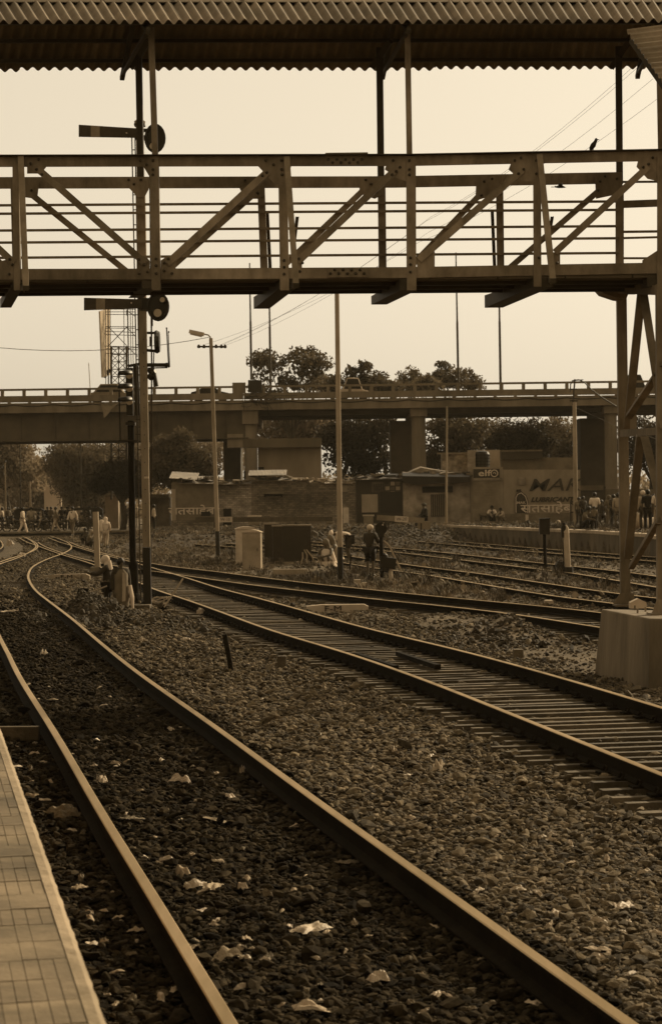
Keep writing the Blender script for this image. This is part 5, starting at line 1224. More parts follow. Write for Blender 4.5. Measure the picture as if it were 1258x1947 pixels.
tree('pale hazy trees filling the distance behind the lamp post',260,330,[(330,870,90,45),(420,860,60,40),(250,870,50,45)],150,.26,lf3,nper=55,clump=1.6,seed=16,surf=.1)
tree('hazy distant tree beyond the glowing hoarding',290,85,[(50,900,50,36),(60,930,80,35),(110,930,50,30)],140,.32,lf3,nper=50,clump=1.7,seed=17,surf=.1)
# distant scrub line beyond everything: one mass
rs=np.random.RandomState(77); e=E('far_wood',Vector((0,300,0))); n=900
cs=np.stack([rs.uniform(-75,75,n),rs.uniform(290,340,n),rs.uniform(0,5.5,n)],1)
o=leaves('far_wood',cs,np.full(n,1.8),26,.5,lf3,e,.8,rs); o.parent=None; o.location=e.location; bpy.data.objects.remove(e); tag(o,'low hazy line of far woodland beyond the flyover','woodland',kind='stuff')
# ============================================================= grass and weeds
m_grass=M('dry_grass',.22,.12,scale=2,bump=0,rnd=.4); m_weed=M('dark_weed',.10,.05,scale=2,bump=0,rnd=.4)
def tuft(i,mat,n=16,h=.22):
    r_=random.Random(i); m=MB()
    for k in range(n):
        a=r_.uniform(0,6.28); l=h*r_.uniform(.5,1.2); b0=Vector((r_.uniform(-.07,.07),r_.uniform(-.07,.07),0)); d=Vector((math.cos(a),math.sin(a),0)); sd=Vector((-d.y,d.x,0))*.006
        t1_=b0+d*l*.25+Vector((0,0,l*.7)); t2_=b0+d*l*.6+Vector((0,0,l)); m.add([b0-sd,b0+sd,t1_+sd,t1_-sd,t2_],[(0,1,2,3),(3,2,4)])
    return m.mesh(f'tuft_{i}',mat)
def grass(name,mat,areas,lab,h,seed):
    rs=np.random.RandomState(seed); X=[];Y=[]
    for (px,py,rx,ry,n) in areas:
        c=base_pt(px,py); X.append(c.x+rs.normal(0,rx/1.7,n)); Y.append(c.y+rs.normal(0,ry/1.7,n))
    X=np.concatenate(X);Y=np.concatenate(Y); D,_,_=nearest(X,Y); k=D>1.1; X=X[k];Y=Y[k]; Z=ground_z(X,Y)
    sc=rs.lognormal(-.1,.35,(len(X),1))*np.ones((1,3)); rot=np.stack([0*X,0*X,rs.uniform(0,6.28,len(X))],1)
    tag(scatter(name,np.stack([X,Y,Z],1),rot,sc,rs.randint(0,5,len(X)),proto_collection(name+'_shapes',[tuft(seed*10+i,mat,22,h) for i in range(5)])),lab,'grass',kind='stuff')
grass('dry_grass',m_grass,[(380,1070,3.5,8,900),(330,1050,3,12,700),(560,1095,4,6,200),(830,1115,4,7,500),(1000,1120,4,8,350),(700,1075,6,10,200),(420,1012,9,9,1100),(640,1008,10,8,2200),(760,1008,6,7,900),(450,1008,9,8,1200),(770,1014,4,7,300),(1140,1130,3,5,400),(1020,1060,8,14,900),(800,1130,3,4,300)],'dry tufts of grass growing between the yard tracks',.12,1)
grass('dark_weeds',m_weed,[(1170,1002,4,5,420),(1100,1004,3,4,150),(960,1110,5,8,400),(860,1070,7,14,500),(450,1065,3,8,350),(640,1100,3,4,250),(640,1100,2,2,20)],'low dark weeds on the yard and the far platform',.17,2)
# earth clods and spoil by the digging
def clods(name,mat,areas,lab,seed,s):
    rs=np.random.RandomState(seed); X=[];Y=[]
    for (px,py,rx,ry,n) in areas: c=base_pt(px,py); X.append(c.x+rs.normal(0,rx/1.8,n)); Y.append(c.y+rs.normal(0,ry/1.8,n))
    X=np.concatenate(X);Y=np.concatenate(Y); Z=ground_z(X,Y)+.01; S=s*rs.lognormal(0,.5,len(X))*np.where(Y>95,1.6,1)
    tag(scatter(name,np.stack([X,Y,Z],1),rs.uniform(0,6,(len(X),3)),S[:,None]*rs.uniform(.7,1.3,(len(X),3)),rs.randint(0,6,len(X)),proto_collection(name+'_shapes',[stone_mesh(60+i,mat) for i in range(6)])),lab,'earth',kind='stuff')
clods('earth_clods',M('clod',.06,.025,scale=12,rnd=.4),[(155,1163,1.0,1.6,2200),(210,1190,.7,1.2,300),(330,1190,1.1,1.3,500),(980,1195,2.4,2.4,900),(1080,1190,1.3,2,400),(600,1090,2,3,400),(850,1075,3,5,400),(430,1012,9,9,1100),(620,1010,8,8,900),(760,1010,5,8,500),(700,1006,8,7,1500),(560,1008,9,7,1500),(830,1016,3,5,400),(300,1020,5,9,500)],'loose dark clods of dug earth',5,.06)
# ============================================================= people
def J(**k): return k
STAND=dict(pel=(0,0,.90),spi=(0,0,1.08),che=(0,-.01,1.28),nec=(0,0,1.43),hed=(0,-.02,1.55),top=(0,-.01,1.63),shL=(.18,0,1.36),elL=(.22,.02,1.09),wrL=(.22,-.04,.86),haL=(.21,-.06,.77),shR=(-.18,0,1.36),elR=(-.22,.02,1.09),wrR=(-.22,-.04,.86),haR=(-.21,-.06,.77),
   hiL=(.09,0,.86),knL=(.10,-.02,.48),anL=(.10,.02,.08),toL=(.11,-.14,.03),hiR=(-.09,0,.86),knR=(-.10,-.02,.48),anR=(-.10,.02,.08),toR=(-.11,-.14,.03))
def P_(**k): d=dict(STAND); d.update(k); return d
POSES={'stand':STAND,
 'walk':P_(knL=(.09,-.16,.50),anL=(.09,-.26,.09),toL=(.09,-.42,.06),knR=(-.09,.06,.49),anR=(-.09,.28,.13),toR=(-.09,.14,.03),elL=(.22,.12,1.10),wrL=(.22,.14,.88),haL=(.22,.12,.80),elR=(-.22,-.08,1.10),wrR=(-.21,-.24,.93),haR=(-.2,-.3,.87)),
 'arms':P_(elL=(.24,-.12,1.12),wrL=(.12,-.30,1.12),haL=(.08,-.36,1.14),elR=(-.24,-.12,1.12),wrR=(-.12,-.30,1.12),haR=(-.08,-.36,1.14)),
 'reach':P_(elL=(.27,-.18,1.18),wrL=(.28,-.40,1.22),haL=(.28,-.48,1.24),hed=(.02,-.06,1.54),top=(.02,-.05,1.62)),
 'bend':P_(pel=(0,.12,.88),spi=(0,-.04,1.0),che=(0,-.26,1.06),nec=(0,-.42,1.04),hed=(0,-.54,1.0),top=(0,-.62,.98),shL=(.17,-.34,1.03),elL=(.2,-.36,.76),wrL=(.16,-.42,.52),haL=(.14,-.44,.43),shR=(-.17,-.34,1.03),elR=(-.2,-.36,.76),wrR=(-.16,-.42,.52),haR=(-.14,-.44,.43),hiL=(.1,.10,.84),hiR=(-.1,.10,.84),knL=(.16,.04,.46),knR=(-.12,0,.46),anL=(.18,.1,.08),toL=(.2,-.06,.03),anR=(-.12,.06,.08),toR=(-.13,-.1,.03)),
 'dig':P_(pel=(0,.04,.88),spi=(0,-.04,1.05),che=(0,-.14,1.22),nec=(0,-.22,1.34),hed=(0,-.32,1.42),top=(0,-.36,1.49),shL=(.18,-.18,1.28),elL=(.24,-.30,1.04),wrL=(.18,-.5,.92),haL=(.17,-.58,.88),shR=(-.18,-.18,1.28),elR=(-.24,-.22,1.02),wrR=(-.14,-.42,.95),haR=(-.1,-.5,.92)),
 'squat':P_(pel=(0,.14,.24),spi=(0,.10,.42),che=(0,-.02,.60),nec=(0,-.08,.74),hed=(0,-.12,.86),top=(0,-.12,.94),shL=(.18,-.04,.68),elL=(.24,-.22,.50),wrL=(.14,-.40,.46),haL=(.1,-.47,.44),shR=(-.18,-.04,.68),elR=(-.24,-.22,.50),wrR=(-.14,-.40,.46),haR=(-.1,-.47,.44),hiL=(.1,.12,.23),knL=(.18,-.28,.44),anL=(.13,-.10,.07),toL=(.15,-.26,.03),hiR=(-.1,.12,.23),knR=(-.18,-.28,.44),anR=(-.13,-.10,.07),toR=(-.15,-.26,.03)),
 'sit':P_(pel=(0,.12,.52),spi=(0,.13,.70),che=(0,.10,.90),nec=(0,.08,1.05),hed=(0,.05,1.17),top=(0,.06,1.25),shL=(.18,.1,.98),elL=(.23,.02,.73),wrL=(.16,-.2,.62),haL=(.14,-.28,.60),shR=(-.18,.1,.98),elR=(-.23,.02,.73),wrR=(-.16,-.2,.62),haR=(-.14,-.28,.60),hiL=(.09,.08,.50),knL=(.14,-.34,.50),anL=(.13,-.34,.09),toL=(.13,-.49,.03),hiR=(-.09,.08,.50),knR=(-.14,-.34,.50),anR=(-.13,-.34,.09),toR=(-.13,-.49,.03))}
ORDER=['pel','spi','che','nec','hed','top','shL','elL','wrL','haL','shR','elR','wrR','haR','hiL','knL','anL','toL','hiR','knR','anR','toR']
RAD=dict(pel=.125,spi=.115,che=.13,nec=.052,hed=.092,top=.072,sh=.062,el=.043,wr=.030,ha=.036,hi=.085,kn=.056,an=.038,to=.036)
EDG=[('pel','spi'),('spi','che'),('che','nec'),('nec','hed'),('hed','top'),('che','shL'),('shL','elL'),('elL','wrL'),('wrL','haL'),('che','shR'),('shR','elR'),('elR','wrR'),('wrR','haR'),('pel','hiL'),('hiL','knL'),('knL','anL'),('anL','toL'),('pel','hiR'),('hiR','knR'),('knR','anR'),('anR','toR')]
def radius(j): return RAD.get(j, RAD.get(j[:2],.05))
_skin=[]   # (key, object)
def skin_job(key, verts, edges, rads, lev=1):
    me=bpy.data.meshes.new('j'); me.from_pydata(verts,edges,[]); o=bpy.data.objects.new('j',me); COL.objects.link(o)
    md=o.modifiers.new('s','SKIN'); md.use_smooth_shade=True
    for i,r in enumerate(rads): me.skin_vertices[0].data[i].radius=(r,r); me.skin_vertices[0].data[i].use_root=(i==0)
    sb=o.modifiers.new('b','SUBSURF'); sb.levels=lev; sb.render_levels=lev; _skin.append((key,o))
def subset(pose,names,edges,add=0.0,over={}):
    P=POSES[pose]; idx={n:i for i,n in enumerate(names)}
    return [P[n] for n in names],[(idx[a],idx[b]) for a,b in edges],[(over.get(n) or over.get(n[:2]) or radius(n))+add for n in names]
for ps in POSES:
    v,e_,r=subset(ps,ORDER,EDG)
    # fingers: four bent fingers and a thumb on each hand, clothes later
    v=list(v); e_=list(e_); r=list(r)
    for sd,ha,wr in ((1,'haL','wrL'),(-1,'haR','wrR')):
        hp=Vector(POSES[ps][ha]); d=(hp-Vector(POSES[ps][wr])).normalized(); ac=d.cross(Vector((1,.2,.1))).normalized(); nn=d.cross(ac)
        for k in range(4):
            b0=hp+ac*(k-1.5)*.02+d*.02; b1=b0+d*(.045,.055,.05,.04)[k]; b2=b1+d*.02+nn*.018*sd
            i=len(v); v+= [tuple(b0),tuple(b1),tuple(b2)]; r+=[.012,.010,.008]; e_+=[(ORDER.index(ha),i),(i,i+1),(i+1,i+2)]
        i=len(v); t0=hp-d*.02+ac*.045; v+=[tuple(t0),tuple(t0+d*.035+ac*.012)]; r+=[.013,.009]; e_+=[(ORDER.index(ha),i),(i,i+1)]
    # nose
    h=Vector(POSES[ps]['hed']); i=len(v); v.append(tuple(h+Vector((0,-.10,-.01)))); r.append(.018); e_.append((ORDER.index('hed'),i))
    skin_job(('body',ps),v,e_,r)
    A=['pel','spi','che','shL','elL','shR','elR','nec']; E1=[('pel','spi'),('spi','che'),('che','shL'),('shL','elL'),('che','shR'),('shR','elR'),('che','nec')]
    skin_job(('shirt',ps),*subset(ps,A,E1,.022,{'el':.055,'nec':.045,'pel':.14}))
    A2=A+['wrL','wrR']; skin_job(('long_shirt',ps),*subset(ps,A2,E1+[('elL','wrL'),('elR','wrR')],.022,{'wr':.035,'nec':.045,'pel':.145}))
    T_=['pel','hiL','knL','anL','hiR','knR','anR']; E2=[('pel','hiL'),('hiL','knL'),('knL','anL'),('pel','hiR'),('hiR','knR'),('knR','anR')]
    skin_job(('trousers',ps),*subset(ps,T_,E2,.018,{'an':.05,'pel':.13}))
    T3=['pel','hiL','knL','hiR','knR']; E3=[('pel','hiL'),('hiL','knL'),('pel','hiR'),('hiR','knR')]
    skin_job(('shorts',ps),*subset(ps,T3,E3,.035,{'pel':.14}))
bpy.context.view_layer.update(); _dg=bpy.context.evaluated_depsgraph_get(); SK={}
for key,o in _skin: SK[key]=bpy.data.meshes.new_from_object(o.evaluated_get(_dg))
for key,o in _skin: me=o.data; bpy.data.objects.remove(o); bpy.data.meshes.remove(me)
def robe_mesh(ps,long=1.0,flare=.26):
    P=POSES[ps]; pel=Vector(P['pel']); che=Vector(P['che']); ft=(Vector(P['anL'])+Vector(P['anR']))/2; m=MB(); n=16
    end=pel.lerp(Vector((ft.x,ft.y,.05)),long) if ps!='squat' else Vector((0,-.08,.03))
    rings=[(che+Vector((0,0,.12)),.10,.08),(che,.20,.145),(pel.lerp(che,.5),.185,.14),(pel,.20,.165),(pel.lerp(end,.5),.22,.19),(end,flare,flare*.85)]
    if ps=='squat': rings=[(che+Vector((0,0,.12)),.11,.09),(che,.21,.16),(pel,.25,.22),(Vector((0,-.08,.3)),.30,.34),(end,.32,.36)]
    base=0
    for k,(c,rx,ry) in enumerate(rings):
        for i in range(n):
            a=2*math.pi*i/n; w_=1+.06*math.sin(5*a+k)*min(1,k*.35); m.v.append(c+Vector((rx*math.cos(a)*w_,ry*math.sin(a)*w_,.012*math.sin(7*a)*(k==len(rings)-1))))
    for k in range(len(rings)-1):
        for i in range(n): a_=k*n+i; b_=k*n+(i+1)%n; m.f.append((a_,b_,b_+n,a_+n)); m.mi.append(0)
    return m.mesh('robe',[m_stripe],smooth=True)
for ps in POSES: SK[('robe',ps)]=robe_mesh(ps,.93); SK[('kurta',ps)]=robe_mesh(ps,.52,.19); SK[('lungi',ps)]=None
def cap_mesh(kind):
    m=MB()
    if kind=='hair': m.sphere((0,.015,.02),.107,12,8,sc=(.95,1.03,1.02))
    elif kind=='bun': m.sphere((0,.015,.02),.107,12,8,sc=(.95,1.03,1.02)); m.sphere((0,.12,0),.05,8,6)
    elif kind=='scarf':
        m.sphere((0,.012,.015),.118,12,8,sc=(.98,1.02,1.05)); m.tube([(0,.07,-.02),(0,.10,-.14),(0,.12,-.26)],[.10,.11,.13],10)
    elif kind=='turban': m.sphere((0,.01,.05),.125,12,7,sc=(1,1.05,.7)); m.tube([(.115*math.cos(a),.01+.12*math.sin(a),.03+.02*math.sin(2*a)) for a in [2*math.pi*k/14 for k in range(15)]],.03,6)
    elif kind=='cap': m.sphere((0,.01,.03),.112,12,7,sc=(.97,1.03,.9)); m.prism([(-.06,-.09,.03),(.06,-.09,.03),(.05,-.17,.015),(-.05,-.17,.015)],(0,0,.01))
    return m.mesh(kind,[m_stripe],smooth=True)
CAPS={k:cap_mesh(k) for k in ('hair','bun','scarf','turban','cap')}
m_skin=M('skin',.085,.06,rough=.6,scale=10,bump=0,stain=.2)
cw=M('cloth_white',.62,.48,scale=5,bump=.1,stain=.25); cl_=M('cloth_light',.36,.26,scale=5,bump=.1,stain=.3); cm=M('cloth_mid',.16,.11,scale=6,bump=.1,stain=.3); cdk=M('cloth_dark',.04,.025,scale=6,bump=.1,stain=.3); ck=M('cloth_black',.012,.01,scale=6,bump=.05); m_hair=M('hair',.012,.006,rough=.6,scale=20,bump=.2)
MM={'w':cw,'l':cl_,'m':cm,'d':cdk,'k':ck}
def wear(me,name,mat,e,loc=(0,0,0),rot=(0,0,0)):
    o=bpy.data.objects.new(name,me); COL.objects.link(o); o.parent=e; o.location=loc; o.rotation_euler=rot
    if not me.materials: me.materials.append(mat)
    o.material_slots[0].link='OBJECT'; o.material_slots[0].material=mat; return o
def person(loc,label,pose='stand',top=('shirt','w'),bot=('trousers','d'),head=('hair','k'),rz=0,s=1.0,group=None):
    e=E('person',loc,label,'person',group,R(rz)); e.scale=(s,)*3; k=pose
    wear(SK[('body',k)],'body',m_skin,e); wear(SK[(top[0],k)],top[0],MM[top[1]],e)
    if bot: wear(SK[(bot[0],k)],bot[0],MM[bot[1]],e)
    hd=POSES[k]['hed']; tp=POSES[k]['top']; dv=Vector(tp)-Vector(hd); tilt=math.atan2(-dv.y,dv.z) if dv.length>0 else 0
    hm=m_hair if head[0] in('hair','bun') else MM[head[1]]
    wear(CAPS[head[0]],'hair' if head[0] in('hair','bun') else head[0],hm,e,Vector(hd)+Vector((0,.0,.02)),(tilt*.8,0,0)); return e
def at(px,py,z=None): return base_pt(px,py,z)
# --- the two diggers by the semaphore post (standing in the pit)
p=at(231,1189,-.55); DY=p.y
person(p,'dark-haired man in a long pale robe in the pit by the signal post','stand',('long_shirt','d'),('kurta','m'),('hair','k'),rz=28,s=.95)
e=bpy.data.objects['person']; m=MB(); m.prism([(-.03,-.19,1.32),(.03,-.19,1.32),(.045,-.215,.95),(.03,-.225,.62),(-.06,-.225,.60),(-.045,-.215,.95)],(0,.012,0)); m.build('pale_undershirt',cl_,e,world=False); m=MB(); m.tube([(.19,-.13,1.0),(.23,-.16,.7),(.25,-.15,.42)],[.05,.06,.03],6); m.build('sash',cw,e,world=False)
p2=at(206,1176,-.5); person(p2,'worker with a pale cloth round the head reaching left over the spoil heap','reach',('long_shirt','d'),('trousers','k'),('scarf','w'),rz=-100,s=.93)
sp=E('digging_spade',at(172,1130,.2),'short spade held out over the spoil heap by the reaching worker','spade')
child('handle',sp,m_postbr,lambda m:m.tube([W(204,1114,p2.y-.3),W(168,1128,p2.y-.35)],.02,6)); child('blade',sp,m_rust,lambda m:m.prism([W(170,1119,p2.y-.35),W(164,1131,p2.y-.35),W(146,1130,p2.y-.35),W(150,1118,p2.y-.35)],(0,.02,0)))
# --- the walking couple and the seated ones behind them
person(at(202,1042),'person in a white head cloth and white shirt walking away along the track','walk',('long_shirt','w'),('trousers','l'),('scarf','w'),rz=178,s=1.02)
person(at(190,1036),'person in white walking away just left of the head-clothed one','walk',('shirt','w'),('trousers','l'),('hair','k'),rz=170,s=1.02)
person(at(173,1042),'seated worker beside the rails left of the walking pair','squat',('shirt','m'),('trousers','d'),('scarf','l'),rz=60,s=1.0)
person(at(165,1036),'dark-clad worker crouching behind the marker post','squat',('long_shirt','d'),('trousers','d'),('hair','k'),rz=-40,s=1.0)
# --- worker gang in the middle of the yard
person(at(660,1068),'bending worker in a white shirt and rolled dark shorts behind the tall middle pole','bend',('shirt','w'),('shorts','d'),('turban','w'),rz=-85,s=1.12)
person(at(634,1078),'crouching woman in a pale sari left of the tall middle pole','squat',('robe','l'),None,('scarf','m'),rz=-60,s=1.22)
person(at(623,1085),'crouching woman with a headscarf and white skirt, nearest of the worker gang','squat',('robe','w'),None,('scarf','m'),rz=-30,s=1.18)
person(at(704,1097),'man in dark shirt and knee length shorts with a white cap by the disc signal','arms',('long_shirt','d'),('shorts','k'),('cap','w'),rz=150,s=1.03)
person(at(804,1004,.74),'person in dark clothes sitting on the end of the far platform','sit',('long_shirt','k'),('trousers','k'),('turban','d'),rz=-70,s=1.1)
person(at(293,1013,.55),'man in a light shirt and dark trousers standing right of the semaphore post','stand',('long_shirt','l'),('trousers','k'),('hair','k'),rz=100,s=1.05)
# --- seated before the shutter
for px,po,t,b_,h,rz,s,lab in ((916,'squat','m','d',('hair','k'),20,1.0,'child sitting left of two others before the rolling shutter'),(935,'squat','w','d',('hair','k'),-10,1.15,'person in a white shirt sitting in the middle before the rolling shutter'),(953,'squat','l','m',('bun','k'),-50,1.0,'person in pale clothes sitting at the right edge of the rolling shutter'),(879,'squat','m','m',('scarf','m'),30,.95,'hunched person sitting alone before the peeling plaster wall'),(931,'squat','w','w',('hair','k'),0,.5,'tiny child in white in front of the shutter')):
    person(at(px,994,PZ),lab,po,('shirt' if po!='squat' or t!='l' else 'long_shirt',t),('trousers',b_),h,rz,s)
# --- crowd at the level crossing
CR=[(5,1008,'stand','w','k','hair',80,'man in white at the very left edge of the crossing crowd'),(44,1016,'walk','w','w','hair',80,'man in long white shirt and white trousers striding right before the dark rickshaw'),(60,1010,'stand','l','m','hair',10,'man in a light shirt behind the striding man in white'),
(76,1006,'sit','d','k','hair',90,'rider in dark clothes among the motorcycles left of the grey-shirted walker'),(98,1006,'stand','m','d','hair',160,'man in a grey shirt standing in the middle of the crossing queue'),(107,1013,'walk','m','l','hair',-80,'man in grey shirt and pale trousers walking left at the crossing'),
(118,1005,'stand','d','k','hair',20,'dark-clothed man beside the second rickshaw'),(139,1020,'walk','w','m','hair',-20,'man in a bright white shirt walking towards the camera on the crossing'),(158,1010,'sit','m','d','hair',80,'rider sitting on a bicycle behind the marker post'),(150,1006,'stand','l','d','cap',0,'man with a cap between the two rickshaws'),
(28,1006,'sit','d','k','hair',70,'rider in dark clothes on a motorcycle at the left'),(182,1006,'stand','l','k','hair',30,'man in a light shirt just right of the thin pole'),(212,1000,'stand','m','d','hair',180,'man in a striped grey shirt behind the iron fence'),(226,1000,'stand','w','d','hair',175,'man in a white shirt behind the iron fence'),(91,1003,'stand','k','k','hair',0,'tall dark-haired man in black at the back of the crossing queue')]
CR+=[(16,1005,'stand','m','k','hair',40,'man in a grey shirt behind the leftmost motorcycle'),(35,1003,'stand','d','k','hair',0,'dark-clothed man standing behind the first rickshaw canopy'),(68,1004,'sit','m','k','cap',90,'rider with a cap behind the striding man in white'),(84,1008,'sit','k','k','hair',-80,'rider in black facing left in the crossing queue'),
(112,1010,'sit','d','k','hair',90,'rider in dark clothes left of the second rickshaw'),(129,1008,'stand','k','k','hair',10,'man in black right beside the bright white shirt'),(171,1006,'stand','d','d','hair',60,'dark-clothed man at the rear end of the second rickshaw'),(240,998,'stand','d','k','hair',150,'dark-clothed man behind the right end of the iron fence'),(252,1002,'stand','m','k','scarf',20,'woman in a grey scarf beside the colour light post')]
for px,py,po,t,b_,h,rz,lab in CR:
    person(at(px,py,.46),lab,po,('long_shirt' if t in 'wm' and po=='walk' else 'shirt',t),('trousers',b_),(h,'l'),rz,1.06,'people waiting at the level crossing')
# --- crowd on the far platform
CP=[(1130,1004,'stand','w','d','hair',180,1.08,'tall man in a white shirt seen from behind on the far platform'),(1129,1008,'stand','m','k','hair',0,.68,'small boy in a grey shirt standing before the tall white-shirted man'),(1115,1008,'squat','m','k','bun',40,1.15,'woman crouching with her back turned at the far platform edge'),(1108,1002,'stand','d','k','hair',30,.98,'dark-clothed person left of the white-shirted man'),
(1143,1000,'sit','d','d','hair',0,1.1,'person sitting in the shade right of the white-shirted man'),(1157,1001,'stand','m','m','scarf',20,1.0,'woman in a grey scarf beside the shelter pole'),(1166,1002,'stand','d','k','hair',200,1.02,'dark-shirted man next to the woman in the grey scarf'),(1174,1003,'stand','l','m','hair',170,1.06,'man in a light checked shirt just left of the trestle leg'),
(1100,1000,'stand','m','d','hair',0,.95,'person in grey standing by the braced gate'),(1197,1005,'stand','l','m','cap',90,1.06,'man with a pale cap just right of the trestle leg'),(1222,1008,'stand','l','d','cap',190,1.10,'man in a light shirt and white cap between the trestle braces'),(1231,1010,'stand','k','k','hair',175,1.12,'broad man in black seen from behind between the trestle braces'),
(1250,1010,'stand','w','l','scarf',190,1.12,'person in patterned white clothes at the right edge of the platform'),(1242,1004,'stand','d','k','hair',0,1.0,'dark-clothed person behind the man in black'),(1210,1004,'sit','m','d','hair',30,1.0,'person sitting low behind the trestle braces'),(1273,1010,'stand','m','d','hair',150,1.05,'person half cut off by the right edge of the picture')]
for px,py,po,t,b_,h,rz,s,lab in CP:
    person(at(px,py,PZ),lab,po,('shirt' if t!='l' else 'long_shirt',t),('trousers',b_),(h,'w' if h=='cap' else 'm'),rz,s,'people waiting on the far platform')
# sack / bundles on the platform
for px,w_,h_,lab,mt in ((1205,.9,.9,'striped cloth bundle standing behind the trestle leg',cl_),(1241,1.3,.6,'pale sloping sheet spread at the right platform edge',cw),(1060,.3,.25,'small pale bundle at the foot of the painted wall',cl_)):
    p=at(px,1006 if px>1100 else 996,PZ); m=MB(); m.sphere(p+Vector((0,0,h_*.45)),.5,10,7,sc=(w_,.6,h_)); tag(m.build('cloth_bundle',mt,smooth=True),lab,'bundle')
# stone bench of the seated person
p=at(806,1006,.72); m=MB(); m.box(p+Vector((0,.2,.22)),(.7,.5,.44)); tag(m.build('stone_bench',m_conc),'low stone block under the dark-clothed sitter','bench')
# ============================================================= vehicles at the crossing
def wheel(m,c,r,t=.08,n=14): m.tube([Vector(c)+Vector((0,-t/2,0)),Vector(c)+Vector((0,t/2,0))],r,n)
def ring(m,c,r,th,n=16): m.tube([Vector(c)+Vector((r*math.cos(a),0,r*math.sin(a))) for a in [2*math.pi*k/n for k in range(n+1)]],th,6)
def rickshaw(loc,label,rz):
    e=E('auto_rickshaw',loc,label,'auto rickshaw','auto rickshaws at the level crossing',R(rz))
    def c(n,mt,fn,**k): m=MB(); fn(m); return m.build(n,mt,e,world=False,**k)
    c('body',mdk,lambda m:(m.prism([(-1.25,-.62,.25),(.55,-.62,.25),(.6,-.62,.42),(-.1,-.62,.42),(-.2,-.62,.85),(-1.3,-.62,.9)],(0,1.24,0)),m.prism([(.55,-.35,.25),(1.05,-.25,.45),(1.1,-.2,.95),(.85,-.5,1.0),(.5,-.55,.5)],(0,.7,0))),bevel=.03)
    c('canopy',m_black,lambda m:m.prism([(-1.35,-.66,.95),(-1.32,-.66,1.55),(-1.1,-.66,1.72),(.7,-.66,1.70),(.95,-.66,1.55),(.9,-.66,1.52),(-.45,-.66,1.5),(-.5,-.66,.95)],(0,1.32,0)),bevel=.03)
    c('windscreen',m_glass,lambda m:m.prism([(.95,-.5,1.0),(.83,-.5,1.5),(.83,.5,1.5),(.95,.5,1.0)],(.02,0,0)))
    c('frame_post',m_steel_dk,lambda m:(m.tube([(.98,-.55,.95),(.85,-.58,1.55)],.025,6),m.tube([(.98,.55,.95),(.85,.58,1.55)],.025,6)))
    c('seat',cdk,lambda m:m.box((-.75,0,.72),(.6,1.1,.16)))
    for x,y in ((.95,0),(-.85,-.55),(-.85,.55)): c('wheel',m_black,lambda m:wheel(m,(x,y,.22),.22,.12))
    c('headlight',m_glass,lambda m:m.tube([(1.08,0,.82),(1.16,0,.82)],.09,10)); return e
rickshaw(at(62,1009,.44),'black auto rickshaw at the left, behind the striding man in white',4)
rickshaw(at(163,1008,.44),'black auto rickshaw directly behind the man in the bright white shirt',184)
def motorbike(loc,label,rz):
    e=E('motorcycle',loc,label,'motorcycle','motorcycles queuing at the level crossing',R(rz))
    def c(n,mt,fn,**k): m=MB(); fn(m); return m.build(n,mt,e,world=False,**k)
    for x in (-.62,.64): c('wheel',m_black,lambda m:(ring(m,(x,0,.3),.27,.045),m.tube([(x-.26,0,.3),(x+.26,0,.3)],.01,4),m.tube([(x,0,.04),(x,0,.56)],.01,4),wheel(m,(x,0,.3),.06,.12,8)))
    c('engine',m_steel_dk,lambda m:(m.box((0,0,.38),(.32,.24,.3)),m.tube([(0,-.14,.28),(-.75,-.16,.30)],.045,8)))
    c('tank',mdk,lambda m:m.tube([(-.12,0,.76),(.05,0,.80),(.28,0,.76)],[.09,.15,.08],10),smooth=True); c('seat',m_black,lambda m:m.bar((-.68,0,.78),(-.08,0,.74),.24,.10,(0,0,1)))
    c('fork',m_steel,lambda m:(m.tube([(.64,.08,.3),(.42,.08,.95)],.022,6),m.tube([(.64,-.08,.3),(.42,-.08,.95)],.022,6))); c('handlebar',m_steel,lambda m:m.tube([(.30,-.34,1.0),(.42,-.1,.98),(.42,.1,.98),(.30,.34,1.0)],.015,6)); c('headlight',m_glass,lambda m:m.sphere((.5,0,.86),.09,10,6))
    c('mudguard',m_steel_dk,lambda m:m.tube([(-.62+.32*math.cos(a),0,.3+.32*math.sin(a)) for a in (2.8,2.2,1.6,1.0,.5)],.04,6)); return e
for px,py,rz,lab in ((14,1010,0,'motorcycle at the left edge of the crossing queue'),(30,1012,12,'motorcycle ridden by the dark-clothed rider at the left'),(76,1011,-6,'motorcycle just right of the striding man in white'),(90,1012,174,'motorcycle in the middle of the crossing queue, behind the man walking left'),(124,1010,10,'motorcycle directly left of the bright white shirt')): motorbike(at(px,py,.44),lab,rz)
def bicycle(loc,label,rz):
    e=E('bicycle',loc,label,'bicycle',None,R(rz))
    def c(n,mt,fn): m=MB(); fn(m); return m.build(n,mt,e,world=False)
    for x in (-.52,.55): c('wheel',m_black,lambda m:(ring(m,(x,0,.34),.33,.022),)+tuple(m.tube([(x,0,.34),(x+.32*math.cos(a),0,.34+.32*math.sin(a))],.005,3) for a in [k*.785 for k in range(8)]))
    c('frame',m_black,lambda m:[m.tube(q,.018,6) for q in ([(-.52,0,.34),(-.12,0,.30)],[(-.12,0,.30),(-.22,0,.85)],[(-.22,0,.82),(.38,0,.84)],[(-.12,0,.30),(.38,0,.80)],[(-.52,0,.34),(-.22,0,.80)],[(.55,0,.34),(.36,0,.95)])])
    c('saddle',m_black,lambda m:m.box((-.24,0,.90),(.26,.14,.06))); c('handlebar',m_steel,lambda m:m.tube([(.25,-.25,1.0),(.36,-.1,.98),(.36,.1,.98),(.25,.25,1.0)],.014,5)); return e
bicycle(at(158,1011,.44),'bicycle ridden behind the marker post',0); bicycle(at(1190,1003,PZ),'bicycle parked behind the trestle leg on the far platform',10)
